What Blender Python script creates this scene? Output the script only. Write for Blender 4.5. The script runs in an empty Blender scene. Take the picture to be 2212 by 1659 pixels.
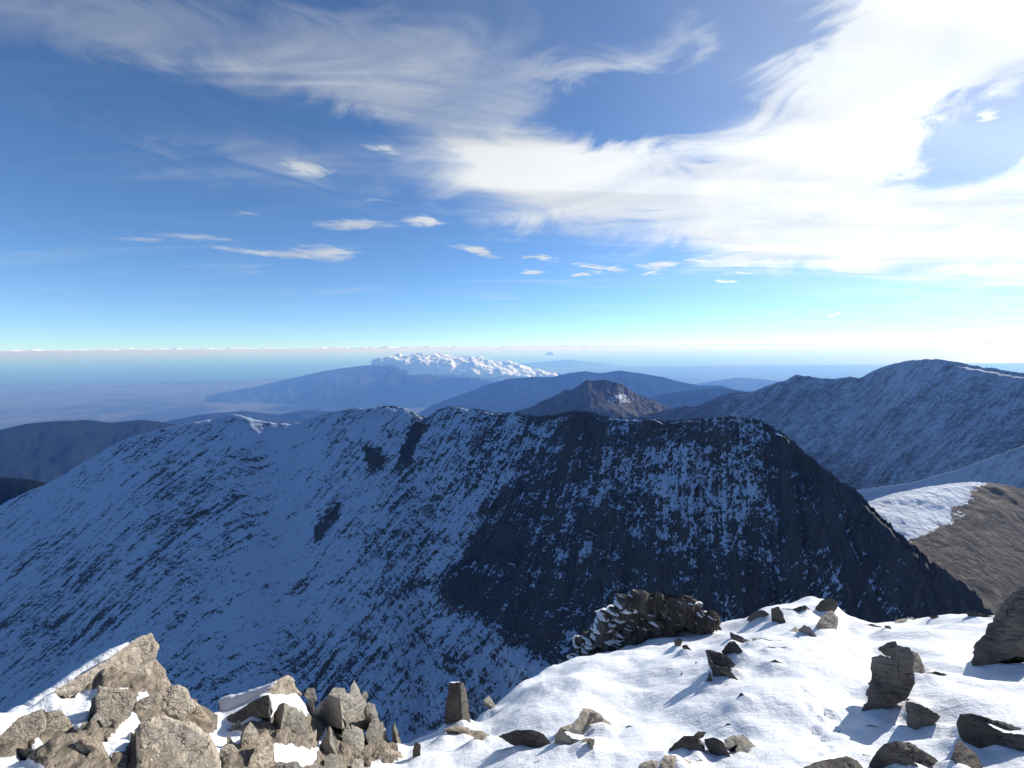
import bpy, bmesh, math, random
import numpy as np
from mathutils import Matrix, Vector, geometry

SC = bpy.context.scene
COL = SC.collection
R_ = math.radians

# ------------------------------------------------------------------ camera
# Everything is in metres; the camera (eye of the walker on the summit) is the origin,
# +Y looks out over the valley, z = 0 is eye level, the sea lies at z = -2735.
FPX = 477.0                      # focal length in pixels of the 1024 px wide picture
PITCH, ROLL = R_(4.45), R_(0.5)
F_ = np.array([0, math.cos(PITCH), -math.sin(PITCH)])
R0 = np.array([1.0, 0, 0]); U0 = np.array([0, math.sin(PITCH), math.cos(PITCH)])
RV = R0 * math.cos(ROLL) - U0 * math.sin(ROLL)
UV = U0 * math.cos(ROLL) + R0 * math.sin(ROLL)
cam_d = bpy.data.cameras.new('camera'); cam = bpy.data.objects.new('camera', cam_d); COL.objects.link(cam)
cam_d.sensor_width = 36; cam_d.lens = 36 * FPX / 1024
cam_d.clip_start = 0.05; cam_d.clip_end = 900000
m = Matrix.Identity(4)
for i in range(3):
    m[i][0], m[i][1], m[i][2] = RV[i], UV[i], -F_[i]
cam.matrix_world = m
SC.camera = cam

def ray(px, py):
    px = np.asarray(px, float); py = np.asarray(py, float)
    d = F_ + ((px - 512) / FPX)[..., None] * RV - ((py - 384) / FPX)[..., None] * UV
    return d
def azdep(px, py):
    """azimuth and tan(depression) of a picture point"""
    d = ray(px, py); h = np.hypot(d[..., 0], d[..., 1])
    return np.arctan2(d[..., 0], d[..., 1]), -d[..., 2] / h
def project(P):
    P = np.asarray(P, float); c = P @ F_
    return 512 + FPX * (P @ RV) / c, 384 - FPX * (P @ UV) / c
K = 1024 / 2212.0                # the sketch coordinates below were read off at 2212 px width

# ------------------------------------------------------------------ light
SUN_AZ, SUN_EL = R_(56), R_(24)
SUN_V = np.array([math.sin(SUN_AZ) * math.cos(SUN_EL), math.cos(SUN_AZ) * math.cos(SUN_EL), math.sin(SUN_EL)])
sun_d = bpy.data.lights.new('sun', 'SUN'); sun = bpy.data.objects.new('sun', sun_d); COL.objects.link(sun)
sun_d.energy = 4.6; sun_d.angle = R_(0.55); sun_d.color = (1.0, 0.95, 0.88)
sun.rotation_euler = Vector(SUN_V).to_track_quat('Z', 'Y').to_euler()

SC.view_settings.view_transform = 'Standard'; SC.view_settings.look = 'None'
SC.view_settings.exposure = 0.40; SC.view_settings.gamma = 1.0
SC.view_settings.use_curve_mapping = False
SC.render.engine = 'CYCLES'
SC.cycles.max_bounces = 4; SC.cycles.diffuse_bounces = 2; SC.cycles.glossy_bounces = 2
SC.cycles.transmission_bounces = 3; SC.cycles.volume_bounces = 2; SC.cycles.transparent_max_bounces = 8
SC.cycles.use_denoising = True
try: SC.cycles.denoiser = 'OPENIMAGEDENOISE'
except Exception: pass
SC.cycles.sample_clamp_indirect = 6.0

# ------------------------------------------------------------------ sky
world = bpy.data.worlds.new('World'); SC.world = world; world.use_nodes = True
wt = world.node_tree; wt.nodes.clear()
class NT:
    """small helper to write node trees as expressions"""
    def __init__(s, tree, dim='3D'): s.t = tree; s.dim = dim
    def new(s, typ, **kw):
        n = s.t.nodes.new(typ)
        for k, v in kw.items(): setattr(n, k, v)
        return n
    def put(s, sock, v):
        if hasattr(v, 'is_linked') or isinstance(v, bpy.types.NodeSocket): s.t.links.new(v, sock)
        elif v is not None: sock.default_value = v
    def math(s, op, a, b=None, c=None, clamp=False):
        n = s.new('ShaderNodeMath', operation=op, use_clamp=clamp)
        s.put(n.inputs[0], a); s.put(n.inputs[1], b); s.put(n.inputs[2], c)
        return n.outputs[0]
    def add(s, a, b, **k): return s.math('ADD', a, b, **k)
    def sub(s, a, b, **k): return s.math('SUBTRACT', a, b, **k)
    def mul(s, a, b, **k): return s.math('MULTIPLY', a, b, **k)
    def mad(s, a, b, c, **k): return s.math('MULTIPLY_ADD', a, b, c, **k)
    def vmath(s, op, a, b=None, scale=None):
        n = s.new('ShaderNodeVectorMath', operation=op)
        s.put(n.inputs[0], a); s.put(n.inputs[1], b)
        if scale is not None: s.put(n.inputs['Scale'], scale)
        return n.outputs['Value'] if op in ('DOT_PRODUCT', 'LENGTH') else n.outputs[0]
    def comb(s, x=0.0, y=0.0, z=0.0):
        n = s.new('ShaderNodeCombineXYZ'); s.put(n.inputs[0], x); s.put(n.inputs[1], y); s.put(n.inputs[2], z)
        return n.outputs[0]
    def sep(s, v):
        n = s.new('ShaderNodeSeparateXYZ'); s.put(n.inputs[0], v); return n.outputs
    def mapping(s, v, loc=(0,0,0), rot=(0,0,0), scale=(1,1,1), typ='POINT'):
        n = s.new('ShaderNodeMapping', vector_type=typ); s.put(n.inputs['Vector'], v)
        if typ != 'NORMAL' : n.inputs['Location'].default_value = loc
        n.inputs['Rotation'].default_value = rot; n.inputs['Scale'].default_value = scale
        return n.outputs[0]
    def noise(s, v, scale=1.0, detail=4.0, rough=0.55, dist=0.0, lac=2.0, color=False, typ='FBM'):
        n = s.new('ShaderNodeTexNoise', noise_dimensions=s.dim); n.noise_type = typ
        s.put(n.inputs['Vector'], v); s.put(n.inputs['Scale'], scale); s.put(n.inputs['Detail'], detail)
        s.put(n.inputs['Roughness'], rough); s.put(n.inputs['Distortion'], dist); s.put(n.inputs['Lacunarity'], lac)
        return n.outputs[1] if color else n.outputs[0]
    def voronoi(s, v, scale=1.0, feature='F1', rand=1.0):
        n = s.new('ShaderNodeTexVoronoi', feature=feature); s.put(n.inputs['Vector'], v); s.put(n.inputs['Scale'], scale)
        s.put(n.inputs['Randomness'], rand); return n
    def step(s, v, a, b, lo=0.0, hi=1.0, smooth=True):
        n = s.new('ShaderNodeMapRange'); n.interpolation_type = 'SMOOTHSTEP' if smooth else 'LINEAR'; n.clamp = True
        s.put(n.inputs['Value'], v); s.put(n.inputs['From Min'], a); s.put(n.inputs['From Max'], b)
        s.put(n.inputs['To Min'], lo); s.put(n.inputs['To Max'], hi); return n.outputs[0]
    def mix(s, f, a, b):
        n = s.new('ShaderNodeMix', data_type='RGBA'); s.put(n.inputs[0], f)
        s.put(n.inputs[6], a if not isinstance(a, tuple) else (*a[:3], 1)); s.put(n.inputs[7], b if not isinstance(b, tuple) else (*b[:3], 1))
        return n.outputs[2]
    def attr(s, name):
        n = s.new('ShaderNodeAttribute', attribute_name=name); return n
W = NT(wt, '2D')
SKY_STRENGTH = 0.115
sky = W.new('ShaderNodeTexSky'); sky.sky_type = 'NISHITA'; sky.sun_disc = False
sky.sun_elevation = SUN_EL; sky.sun_rotation = SUN_AZ; sky.altitude = 2785
sky.air_density = 0.9; sky.dust_density = 0.05; sky.ozone_density = 4.0
gen = W.new('ShaderNodeTexCoord').outputs['Generated']
sx, sy, sz = W.sep(gen)
az = W.math('ARCTAN2', sx, sy); el = W.math('ARCSINE', sz)
# a cloud layer overhead: direction / height gives the flat layer's own coordinates
zz = W.math('MAXIMUM', W.add(sz, 0.06), 0.03)
layer = W.comb(W.math('DIVIDE', sx, zz), W.math('DIVIDE', sy, zz), 0.0)
streak = W.mapping(layer, rot=(0, 0, R_(-28)), scale=(0.35, 1.5, 1))
n_big = W.noise(layer, 0.9, 5, 0.5, 0.6)
n_str = W.noise(streak, 1.4, 5, 0.53, 0.7)
n_fine = W.noise(W.mapping(layer, rot=(0, 0, R_(-15)), scale=(1.0, 2.6, 1)), 3.2, 5, 0.6, 0.8)
ang = W.comb(az, el, 0.0)
wn = W.noise(W.mapping(ang, scale=(2.2, 6, 1)), 2.2, 5, 0.6, 0.7, color=True)
warp = W.vmath('MULTIPLY', W.vmath('SUBTRACT', wn, (0.5, 0.5, 0.5)), (0.26, 0.13, 0))
ang_w = W.vmath('ADD', ang, warp)
wn2 = W.noise(W.mapping(ang, scale=(6, 30, 1)), 3.0, 4, 0.65, 0.5, color=True)
ang_s = W.vmath('ADD', ang, W.vmath('MULTIPLY', W.vmath('SUBTRACT', wn2, (0.5, 0.5, 0.5)), (0.09, 0.018, 0)))
def cloud(cx, cy, rx, ry, rot=0.0, w=1.0, src=None):
    """an elliptic cloud mass; sketch position, half sizes and tilt are turned into azimuth and elevation"""
    def ae(x, y):
        a, t = azdep(x * K, y * K); return np.array([float(a), float(math.atan(-t))])
    c = ae(cx, cy); ca, sa = math.cos(R_(rot)), math.sin(R_(rot))
    u = ae(cx + rx * ca, cy - rx * sa) - ae(cx - rx * ca, cy + rx * sa); u /= 2
    v = ae(cx - ry * sa, cy - ry * ca) - ae(cx + ry * sa, cy + ry * ca); v /= 2
    mp = W.mapping(src, (c[0], c[1], 0), (0, 0, math.atan2(u[1], u[0])), (np.hypot(*u), np.hypot(*v), 1), 'TEXTURE')
    g = W.new('ShaderNodeTexGradient', gradient_type='SPHERICAL'); wt.links.new(mp, g.inputs[0])
    return W.mul(g.outputs['Fac'], w)
def total(lst):
    s_ = lst[0]
    for x in lst[1:]: s_ = W.add(s_, x)
    return s_
thick = total([cloud(*a, src=ang_w) for a in [
    (1130, 350, 330, 170, -8, 1.25), (1420, 420, 480, 150, -6, 1.35), (1700, 330, 420, 210, 30, 1.4),
    (1960, 120, 420, 300, 35, 1.8), (2000, 490, 520, 150, 0, 1.6), (2500, 330, 330, 420, 0, 1.6), (2400, -200, 700, 420, 0, 1.6),
    (1640, 520, 320, 90, -4, 0.9),
    (2085, 325, 190, 120, 38, -1.55), (1540, 352, 120, 38, 8, -0.9), (1480, 480, 200, 30, 3, -0.5), (1420, 255, 330, 75, 6, -0.8), (1560, 120, 260, 80, 12, -0.6), (2190, 190, 70, 40, 20, -0.7)]])
veil = total([cloud(*a, src=ang_w) for a in [
    (520, 100, 640, 150, -12, 0.75), (980, 120, 430, 190, 0, 0.9), (60, 20, 560, 130, -4, 0.7), (860, 235, 240, 60, -12, 0.7),
    (1320, 125, 300, 62, 12, 1.05), (1470, 85, 90, 60, 55, 0.45), (1130, 235, 190, 90, 0, 0.5),
    (330, 290, 620, 40, -12, 0.3), (620, 330, 480, 50, -14, 0.34), (560, 400, 560, 36, -8, 0.26), (820, 330, 170, 40, -14, 0.3), (1000, 470, 400, 30, -2, 0.25),
    (1350, -250, 2200, 300, 0, 0.7)]])
small = total([cloud(*a, src=ang_s) for a in [
    (300, 517, 110, 9, -1, 0.6), (420, 512, 130, 12, -5, 0.75), (560, 545, 150, 11, -6, 1.0), (700, 546, 105, 26, -3, 1.15), (760, 485, 130, 17, 1, 1.0),
    (912, 477, 58, 15, -2, 1.5), (1030, 542, 62, 13, -12, 1.5), (1165, 556, 52, 8, -3, 1.7), (1150, 587, 38, 7, 2, 1.9), (1300, 577, 72, 7, -7, 1.8),
    (1263, 592, 38, 6, 0, 1.9), (1425, 573, 66, 12, 2, 1.5), (1407, 589, 30, 6, 0, 1.7), (1512, 564, 40, 9, -3, 1.8), (1567, 608, 26, 5, 0, 1.9),
    (1600, 570, 80, 10, 2, 1.2), (1600, 590, 40, 4, 0, 0.9), (1860, 578, 80, 18, 2, 2.0), (1812, 681, 24, 4.5, 2, 1.8), (2165, 660, 24, 3.5, 0, 1.4), (660, 366, 76, 26, -12, 1.2), (830, 322, 60, 12, -14, 0.8),
    (2127, 250, 46, 16, 28, 1.2), (528, 461, 66, 5, -4, 0.8), (825, 432, 50, 8, -6, 0.6), (540, 585, 50, 4, -3, 0.5), (1680, 565, 60, 8, 0, 1.0), (2110, 588, 150, 18, -3, 1.1), (1120, 508, 30, 8, 0, 0.4)]])
a_thick = W.step(W.add(thick, W.mul(W.sub(n_str, 0.5), 1.0)), -0.05, 1.25)
a_thick = W.mul(a_thick, W.step(n_big, 0.25, 0.6, 0.80, 1.0))
a_veil = W.mul(W.step(W.mul(veil, W.step(n_str, 0.30, 0.68, 0.55, 1.25)), 0.02, 1.1), 0.62)
a_small = W.mul(W.step(W.add(small, W.mul(W.sub(n_fine, 0.5), 0.75)), 0.12, 1.15), 0.86)
alpha = W.sub(1.0, W.mul(W.mul(W.sub(1.0, a_thick), W.sub(1.0, a_veil)), W.sub(1.0, a_small)), clamp=True)
# glare round the sun, then the fade at the horizon
aur = W.math('POWER', W.math('MAXIMUM', W.vmath('DOT_PRODUCT', gen, tuple(SUN_V)), 0.0), 7.0)      # sun glare, added as a thin pale veil of cloud
alpha = W.sub(1.0, W.mul(W.sub(1.0, alpha), W.sub(1.0, W.mul(aur, 0.45))), clamp=True)
alpha = W.mul(alpha, W.step(el, 0.0, 0.05))
glow = W.math('POWER', W.math('MAXIMUM', W.vmath('DOT_PRODUCT', gen, tuple(SUN_V)), 0.0), 3.0)   # clouds near the sun scatter it forward
lum = W.mul(W.mad(glow, 3.8, 4.6), W.step(W.mad(n_str, 0.6, W.mul(n_big, 0.4)), 0.3, 0.65, 0.84, 1.14))
ccol = W.vmath('SCALE', (0.93, 0.97, 1.0), scale=lum)
skycol = W.mix(alpha, W.vmath('MULTIPLY', sky.outputs[0], (0.82, 0.965, 1.04)), ccol)
bg = W.new('ShaderNodeBackground'); wt.links.new(skycol, bg.inputs[0]); bg.inputs[1].default_value = SKY_STRENGTH
out = W.new('ShaderNodeOutputWorld'); wt.links.new(bg.outputs[0], out.inputs[0])
world.cycles.sampling_method = 'MANUAL'; world.cycles.sample_map_resolution = 1024

# ------------------------------------------------------------------ helpers
def _hash(ix, iy, iz, seed):
    h = (ix.astype(np.int64) * 374761393 + iy.astype(np.int64) * 668265263 + iz.astype(np.int64) * 2147483647 + seed * 974634777) & 0xffffffff
    h = ((h ^ (h >> 13)) * 1274126177) & 0xffffffff
    h = ((h ^ (h >> 16)) * 2246822519) & 0xffffffff
    return ((h ^ (h >> 15)) & 0xffff) / 65535.0
def vnoise(x, y, z=None, seed=0):
    x = np.asarray(x, float); y = np.asarray(y, float)
    z = np.zeros_like(x) if z is None else np.asarray(z, float)
    ix, iy, iz = np.floor(x), np.floor(y), np.floor(z)
    fx, fy, fz = x - ix, y - iy, z - iz
    fx = fx*fx*fx*(fx*(fx*6-15)+10); fy = fy*fy*fy*(fy*(fy*6-15)+10); fz = fz*fz*fz*(fz*(fz*6-15)+10)
    flat = not np.any(z)
    def layer_(k):
        a = _hash(ix, iy, iz+k, seed); b = _hash(ix+1, iy, iz+k, seed); c = _hash(ix, iy+1, iz+k, seed); d = _hash(ix+1, iy+1, iz+k, seed)
        return (a*(1-fx)+b*fx)*(1-fy) + (c*(1-fx)+d*fx)*fy
    if flat: return layer_(0)*2-1
    return (layer_(0)*(1-fz) + layer_(1)*fz)*2-1
def fbm(x, y, z=None, oct=5, gain=0.5, lac=2.03, seed=0, ridged=False):
    s_, a, tot = 0, 1.0, 0
    for o in range(oct):
        n = vnoise(x*lac**o + 17.3*o, y*lac**o - 9.1*o, None if z is None else z*lac**o + 3.7*o, seed+o)
        if ridged: n = 1 - 2*np.abs(n)
        s_ = s_ + a*n; tot += a; a *= gain
    return s_ / tot
def sm(x, a, b):
    t = np.clip((x-a)/(b-a), 0, 1); return t*t*(3-2*t)
def curve(pts, x):
    p = np.array(sorted(pts), float); return np.interp(x, p[:, 0], p[:, 1])
def smooth_curve(pts, x, w=0.0):
    if not w: return curve(pts, x)
    return sum(curve(pts, x + w*k)*g for k, g in ((-1, .25), (0, .5), (1, .25)))

def mesh_obj(name, verts, faces, mat, parent=None, smooth=True, attrs=None):
    me = bpy.data.meshes.new(name)
    if isinstance(faces, np.ndarray):
        v = np.asarray(verts, np.float32); n, k = faces.shape
        me.vertices.add(len(v)); me.vertices.foreach_set('co', v.ravel())
        me.loops.add(n*k); me.loops.foreach_set('vertex_index', faces.astype(np.int32).ravel())
        me.polygons.add(n); me.polygons.foreach_set('loop_start', np.arange(0, n*k, k, dtype=np.int32))
        me.update(calc_edges=True)
    else:
        me.from_pydata([tuple(map(float, q)) for q in verts], [], faces); me.update()
    me.polygons.foreach_set('use_smooth', [bool(smooth)]*len(me.polygons))
    for k, a in (attrs or {}).items():
        a = np.asarray(a, np.float32)
        if a.ndim == 1:
            at = me.attributes.new(k, 'FLOAT', 'POINT'); at.data.foreach_set('value', a)
        else:
            at = me.attributes.new(k, 'FLOAT_VECTOR', 'POINT'); at.data.foreach_set('vector', a.ravel())
    if mat: me.materials.append(mat)
    me.validate()
    o = bpy.data.objects.new(name, me); COL.objects.link(o)
    if parent: o.parent = parent
    return o
def grid_faces(nr, nc):
    i = np.arange(nr*nc).reshape(nr, nc)
    return np.stack([i[:-1, :-1], i[1:, :-1], i[1:, 1:], i[:-1, 1:]], -1).reshape(-1, 4)
def tag(o, label=None, cat=None, group=None, kind=None):
    if label: o['label'] = label
    if cat: o['category'] = cat
    if group: o['group'] = group
    if kind: o['kind'] = kind
    return o
def material(name):
    mt = bpy.data.materials.new(name); mt.use_nodes = True; mt.node_tree.nodes.clear()
    T = NT(mt.node_tree); b = T.new('ShaderNodeBsdfPrincipled'); o = T.new('ShaderNodeOutputMaterial')
    mt.node_tree.links.new(b.outputs[0], o.inputs[0])
    return mt, T, b, o
def bump(T, h, strength=0.5, dist=0.1):
    n = T.new('ShaderNodeBump'); n.inputs['Strength'].default_value = strength; n.inputs['Distance'].default_value = dist
    T.put(n.inputs['Height'], h); return n.outputs[0]

# ------------------------------------------------------------------ materials of the mountains
def mountain_mat(name, rock_a, rock_b, rock_c, snow=(0.83, 0.86, 0.90), fine=0.22, scale=1.0, contrast=0.09, bumpd=1.5, aniso=0.36, steepw=0.35, runnel=0.5):
    """rock with snow lying in its hollows: 'rock' says how bare a place is, 'flow' runs across and down the slope in metres"""
    mt, T, b, o = material(name)
    flow = T.attr('flow').outputs['Vector']; rock = T.attr('rock').outputs['Fac']
    st = T.attr('steep').outputs['Fac']
    f1 = T.vmath('MULTIPLY', flow, (fine*scale, fine*scale*aniso, 1))
    n1 = T.noise(f1, 1.0, 6, 0.68, 0.9)
    n2 = T.noise(T.vmath('MULTIPLY', flow, (0.05*scale, 0.016*scale, 1)), 1.0, 5, 0.6, 0.8)
    n3 = T.noise(T.vmath('MULTIPLY', flow, (0.55*scale, 0.4*scale, 1)), 1.0, 3, 0.6, 0.3)
    n4 = T.noise(T.vmath('MULTIPLY', flow, (0.045*scale, 0.30*scale, 1)), 1.0, 4, 0.6, 0.6)          # ledges
    n6 = T.noise(T.vmath('MULTIPLY', flow, (0.16*scale, 0.013*scale, 1)), 1.0, 4, 0.6, 0.35)         # thin runnels down the fall line
    h = T.add(T.mul(T.sub(n6, 0.5), runnel), T.add(T.add(T.mul(T.sub(n1, 0.5), 1.6), T.mul(T.sub(n2, 0.5), 0.85)), T.add(T.mul(T.sub(n3, 0.5), 0.9), T.mul(T.sub(n4, 0.5), 0.6))))
    v = T.add(T.add(h, rock), T.mul(T.sub(st, 0.5), steepw))
    bare = T.step(v, 0.5 - contrast, 0.5 + contrast)
    c = T.mix(T.step(n2, 0.35, 0.65), rock_a, rock_b)
    c = T.mix(T.step(n1, 0.5, 0.75), c, rock_c)
    sn = T.mix(T.mul(T.step(n3, 0.35, 0.7), 0.25), snow, tuple(x*0.8 for x in snow))
    T.put(b.inputs['Base Color'], T.mix(bare, sn, c)); b.inputs['Roughness'].default_value = 0.85
    b.inputs['Specular IOR Level'].default_value = 0.15
    T.put(b.inputs['Normal'], bump(T, T.add(n1, T.mul(bare, -0.25)), 0.7, bumpd))
    return mt
M_ridge = mountain_mat('snowy_schist_face', (0.022, 0.024, 0.027), (0.044, 0.043, 0.042), (0.10, 0.095, 0.088), snow=(0.39, 0.49, 0.64), scale=1.0, fine=0.25, contrast=0.12, steepw=1.1, runnel=1.15)  # thin snow, its colour tinted to carry the blue of the shade
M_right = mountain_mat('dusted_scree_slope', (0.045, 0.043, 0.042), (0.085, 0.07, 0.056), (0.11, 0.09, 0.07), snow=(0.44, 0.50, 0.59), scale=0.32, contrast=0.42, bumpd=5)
M_brown = mountain_mat('dry_grass_mountain', (0.035, 0.031, 0.026), (0.070, 0.057, 0.042), (0.095, 0.078, 0.056), scale=0.25, contrast=0.14, bumpd=6)
M_tanslope = mountain_mat('dry_grass_and_scree', (0.055, 0.045, 0.034), (0.13, 0.10, 0.07), (0.26, 0.205, 0.15), scale=0.8, contrast=0.12, bumpd=6.0)
def forest_mat(name, ca, cb, scale):
    mt, T, b, o = material(name)
    p = T.new('ShaderNodeNewGeometry').outputs['Position']
    n = T.noise(p, scale, 8, 0.6, 0.3); n2 = T.noise(p, scale*9, 4, 0.6)
    T.put(b.inputs['Base Color'], T.mix(T.step(T.mad(n2, 0.35, T.mul(n, 0.65)), 0.38, 0.62), ca, cb)); b.inputs['Roughness'].default_value = 0.95
    b.inputs['Specular IOR Level'].default_value = 0.0
    return mt
M_forest = forest_mat('forested_hills', (0.007, 0.012, 0.014), (0.013, 0.019, 0.020), 1/900)  # dark forest, base made darker and bluer to stand for shade and haze
M_farhill = forest_mat('far_wooded_range', (0.03, 0.042, 0.03), (0.075, 0.072, 0.05), 1/2200)

def ridge(name, crest, dist, slope, mat, xr, ncol, nrow, dep_end, relief=0.0, relief_scale=60.0, rough_crest=0.0, rock=None, back=None, lean=None, seed=1, crest_scale=1/6., keep=0.0, brow=None, stretch=None, ribs=0.33):
    """a mountain side seen from its front: crest line (sketch points), distance of the crest and slope angle along it,
    the slope running down towards the viewer, a back side falling away behind"""
    px = np.linspace(xr[0], xr[1], ncol)
    sk = px / K
    cy = curve(crest, sk) * K
    w_ = max(3, int(ncol*22/(xr[1]-xr[0]))); kk = np.exp(-0.5*np.linspace(-2.2, 2.2, 2*w_+1)**2); kk /= kk.sum()
    pad = np.concatenate([cy[0] + (cy[1]-cy[0])*np.arange(-w_, 0), cy, cy[-1] + (cy[-1]-cy[-2])*np.arange(1, w_+1)])
    tx = azdep(px, cy)[1]; cy = np.convolve(pad, kk, 'valid')
    az_, td = azdep(px, cy)
    def soft(pts):                        # rounded version of a piecewise linear course
        g = np.exp(-0.5*np.linspace(-2.5, 2.5, 41)**2); g /= g.sum()
        e = np.linspace(-1, 1, 41)*0.16*(sk[-1]-sk[0])
        return sum(curve(pts, sk+d)*w for d, w in zip(e, g))
    Rc = soft(dist); sl = np.tan(np.radians(soft(slope)))
    Zc = -Rc * td
    tE = np.tan(np.radians(curve(dep_end, sk)))
    t = np.linspace(0, 1, nrow)[:, None] ** 1.12
    ta = np.arctan(td)[None] * (1-t) + np.arctan(tE)[None] * t
    r = (-Zc + Rc*sl)[None] / (np.tan(ta) + sl[None])
    z = -r * np.tan(ta)
    # back side
    nb = 10
    s_ = (np.linspace(1, 0, nb, endpoint=False)[:, None]) ** 1.6
    bk = math.tan(R_(back if back else 35)); L = Rc[None]*0.35
    rb = Rc[None] + s_*L; zb = Zc[None] - s_*L*bk - 0.02*Rc[None]*np.sqrt(s_)*0
    r = np.vstack([rb, r]); z = np.vstack([zb, z]); A = np.repeat(az_[None], nb+nrow, 0)
    down = np.hypot(Rc[None]-r, z-Zc[None]); 
    lat = A * Rc.mean()
    ln = 0 if lean is None else curve(lean, sk)[None]
    al = np.arctan(ln); fx = lat*np.cos(al) + down*np.sin(al); fy = down*np.cos(al) - lat*np.sin(al)
    X, Y, Z = r*np.sin(A), r*np.cos(A), z
    steep = np.full_like(Z, 0.5)
    Z = z = z + (Rc*(td-tx))[None]*np.exp(-np.abs(down)/(0.055*Rc.mean()))
    if brow is not None:                  # a rounded brow under the crest
        q_ = np.where(np.arange(nb+nrow)[:, None] >= nb, down, 0)/34.0
        Z = z = z + curve(brow, sk)[None]*(1 + 0.6*fbm(A*Rc.mean()/40., down/60., oct=3, seed=seed+2))*q_*np.exp(1-q_)
    if rough_crest:                       # notches and knobs along the crest, dying out below it
        cn = (rough_crest if not callable(rough_crest) else rough_crest(sk)) * fbm(px*crest_scale, px*0+seed*3.1, oct=5, gain=0.6, seed=seed) * Rc/FPX
        dec = np.exp(-np.abs(down)/(0.012*Rc.mean()))
        Z = z = z + cn[None]*dec
    if relief:
        q = relief_scale
        amp = relief if not callable(relief) else relief(sk)[None]
        n = 0.75*fbm(fx/q, fy/q*ribs, oct=6, gain=0.55, seed=seed+11, ridged=True) + 0.5*fbm(fx/q*3.1+5, fy/q*2.2, oct=5, gain=0.58, seed=seed+23)
        fade = sm(down, keep*0.2, keep+1e-3)*1.0 if keep else 1.0
        fr = np.ones_like(Z); fr[:nb] = 0
        d = amp*n*fade*fr
        nh = np.sin(np.arctan(sl))[None]; nv = np.cos(np.arctan(sl))[None]
        r2 = r - d*nh; Z = z + d*nv
        X, Y = r2*np.sin(A), r2*np.cos(A)
        gz = np.gradient(d, axis=0)/np.maximum(np.gradient(down, axis=0), 1e-3)
        steep = np.clip(0.5 + 0.5*gz*-1.0, 0, 1)
    Z = np.maximum(Z, -2742.0 + 0.3*(seed % 7)/7)          # nothing reaches below the sea bed
    P = np.stack([X, Y, Z], -1).reshape(-1, 3)
    pxs, pys = project(P)
    global DOWN; DOWN = down.ravel()
    rk = np.full(len(P), 0.3) if rock is None else rock(pxs/K, pys/K, fx.ravel(), fy.ravel())
    flow = np.stack([fx, fy*(1 if stretch is None else curve(stretch, sk)[None]), np.zeros_like(fx)], -1).reshape(-1, 3)
    o = mesh_obj(name, P, grid_faces(nb+nrow, ncol)[:, ::-1].copy(), mat, attrs={'rock': rk, 'flow': flow, 'steep': steep.ravel()})
    return o
# ------------------------------------------------------------------ plain, sea, far ranges
SEA = -2735.0
def flat_sheet(name, pts, z, mat):
    return mesh_obj(name, [(x, y, z) for x, y in pts], [list(range(len(pts)))], mat, smooth=False)
mt, T, b, o_ = material('farmland_plain')
p = T.new('ShaderNodeNewGeometry').outputs['Position']
n = T.noise(p, 1/5200., 8, 0.62, 0.4); v = T.voronoi(T.mapping(p, scale=(1/900., 1/1300., 0)), 1.0)
n2 = T.noise(p, 1/700., 5, 0.7)
c = T.mix(T.step(n, 0.36, 0.62), (0.035, 0.045, 0.032), (0.11, 0.095, 0.075))
c = T.mix(T.mul(T.step(T.sep(v.outputs['Color'])[0], 0.55, 0.9), 0.6), c, (0.17, 0.145, 0.115))
c = T.mix(T.mul(T.step(n2, 0.62, 0.74), 0.6), c, (0.30, 0.27, 0.24))
T.put(b.inputs['Base Color'], c); b.inputs['Roughness'].default_value = 0.95; b.inputs['Specular IOR Level'].default_value = 0.0
M_plain = mt
mt, T, b, o_ = material('sea_water')
p = T.new('ShaderNodeNewGeometry').outputs['Position']
n = T.noise(T.mapping(p, scale=(1/9000., 1/30000., 0)), 1.0, 5, 0.6)
T.put(b.inputs['Base Color'], T.mix(n, (0.015, 0.07, 0.12), (0.03, 0.10, 0.16))); b.inputs['Roughness'].default_value = 0.45
b.inputs['Specular IOR Level'].default_value = 0.3
M_sea = mt
sea = flat_sheet('sea', [(-430000, 3000), (430000, 3000), (430000, 400000), (-430000, 400000)], SEA - 6, M_sea); tag(sea, 'hazy blue sea out to the horizon', kind='structure')
valley = flat_sheet('ground', [(-150000, -60000), (150000, -60000), (150000, 1600), (-150000, 1600)], SEA - 3, M_forest); tag(valley, 'dark wooded country behind and below the summit', kind='structure')
# coast: the plain ends where the sea begins
cp = []
for x in np.linspace(-60, 1100, 59):
    y = curve([(-60, 383.5), (120, 383), (240, 380), (300, 377), (420, 368), (700, 366), (1100, 362)], x) + 0.5*float(fbm(np.array(x/23.), np.array(1.), oct=4))
    a, t = azdep(x, y); r = -SEA / float(t); cp.append((r*math.sin(a), r*math.cos(a)))
plain = flat_sheet('plain', [(-9000, 1500), (9000, 1500)] + cp[::-1], SEA, M_plain)
tag(plain, 'hazy brown and green coastal plain below the mountains', kind='structure')

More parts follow.
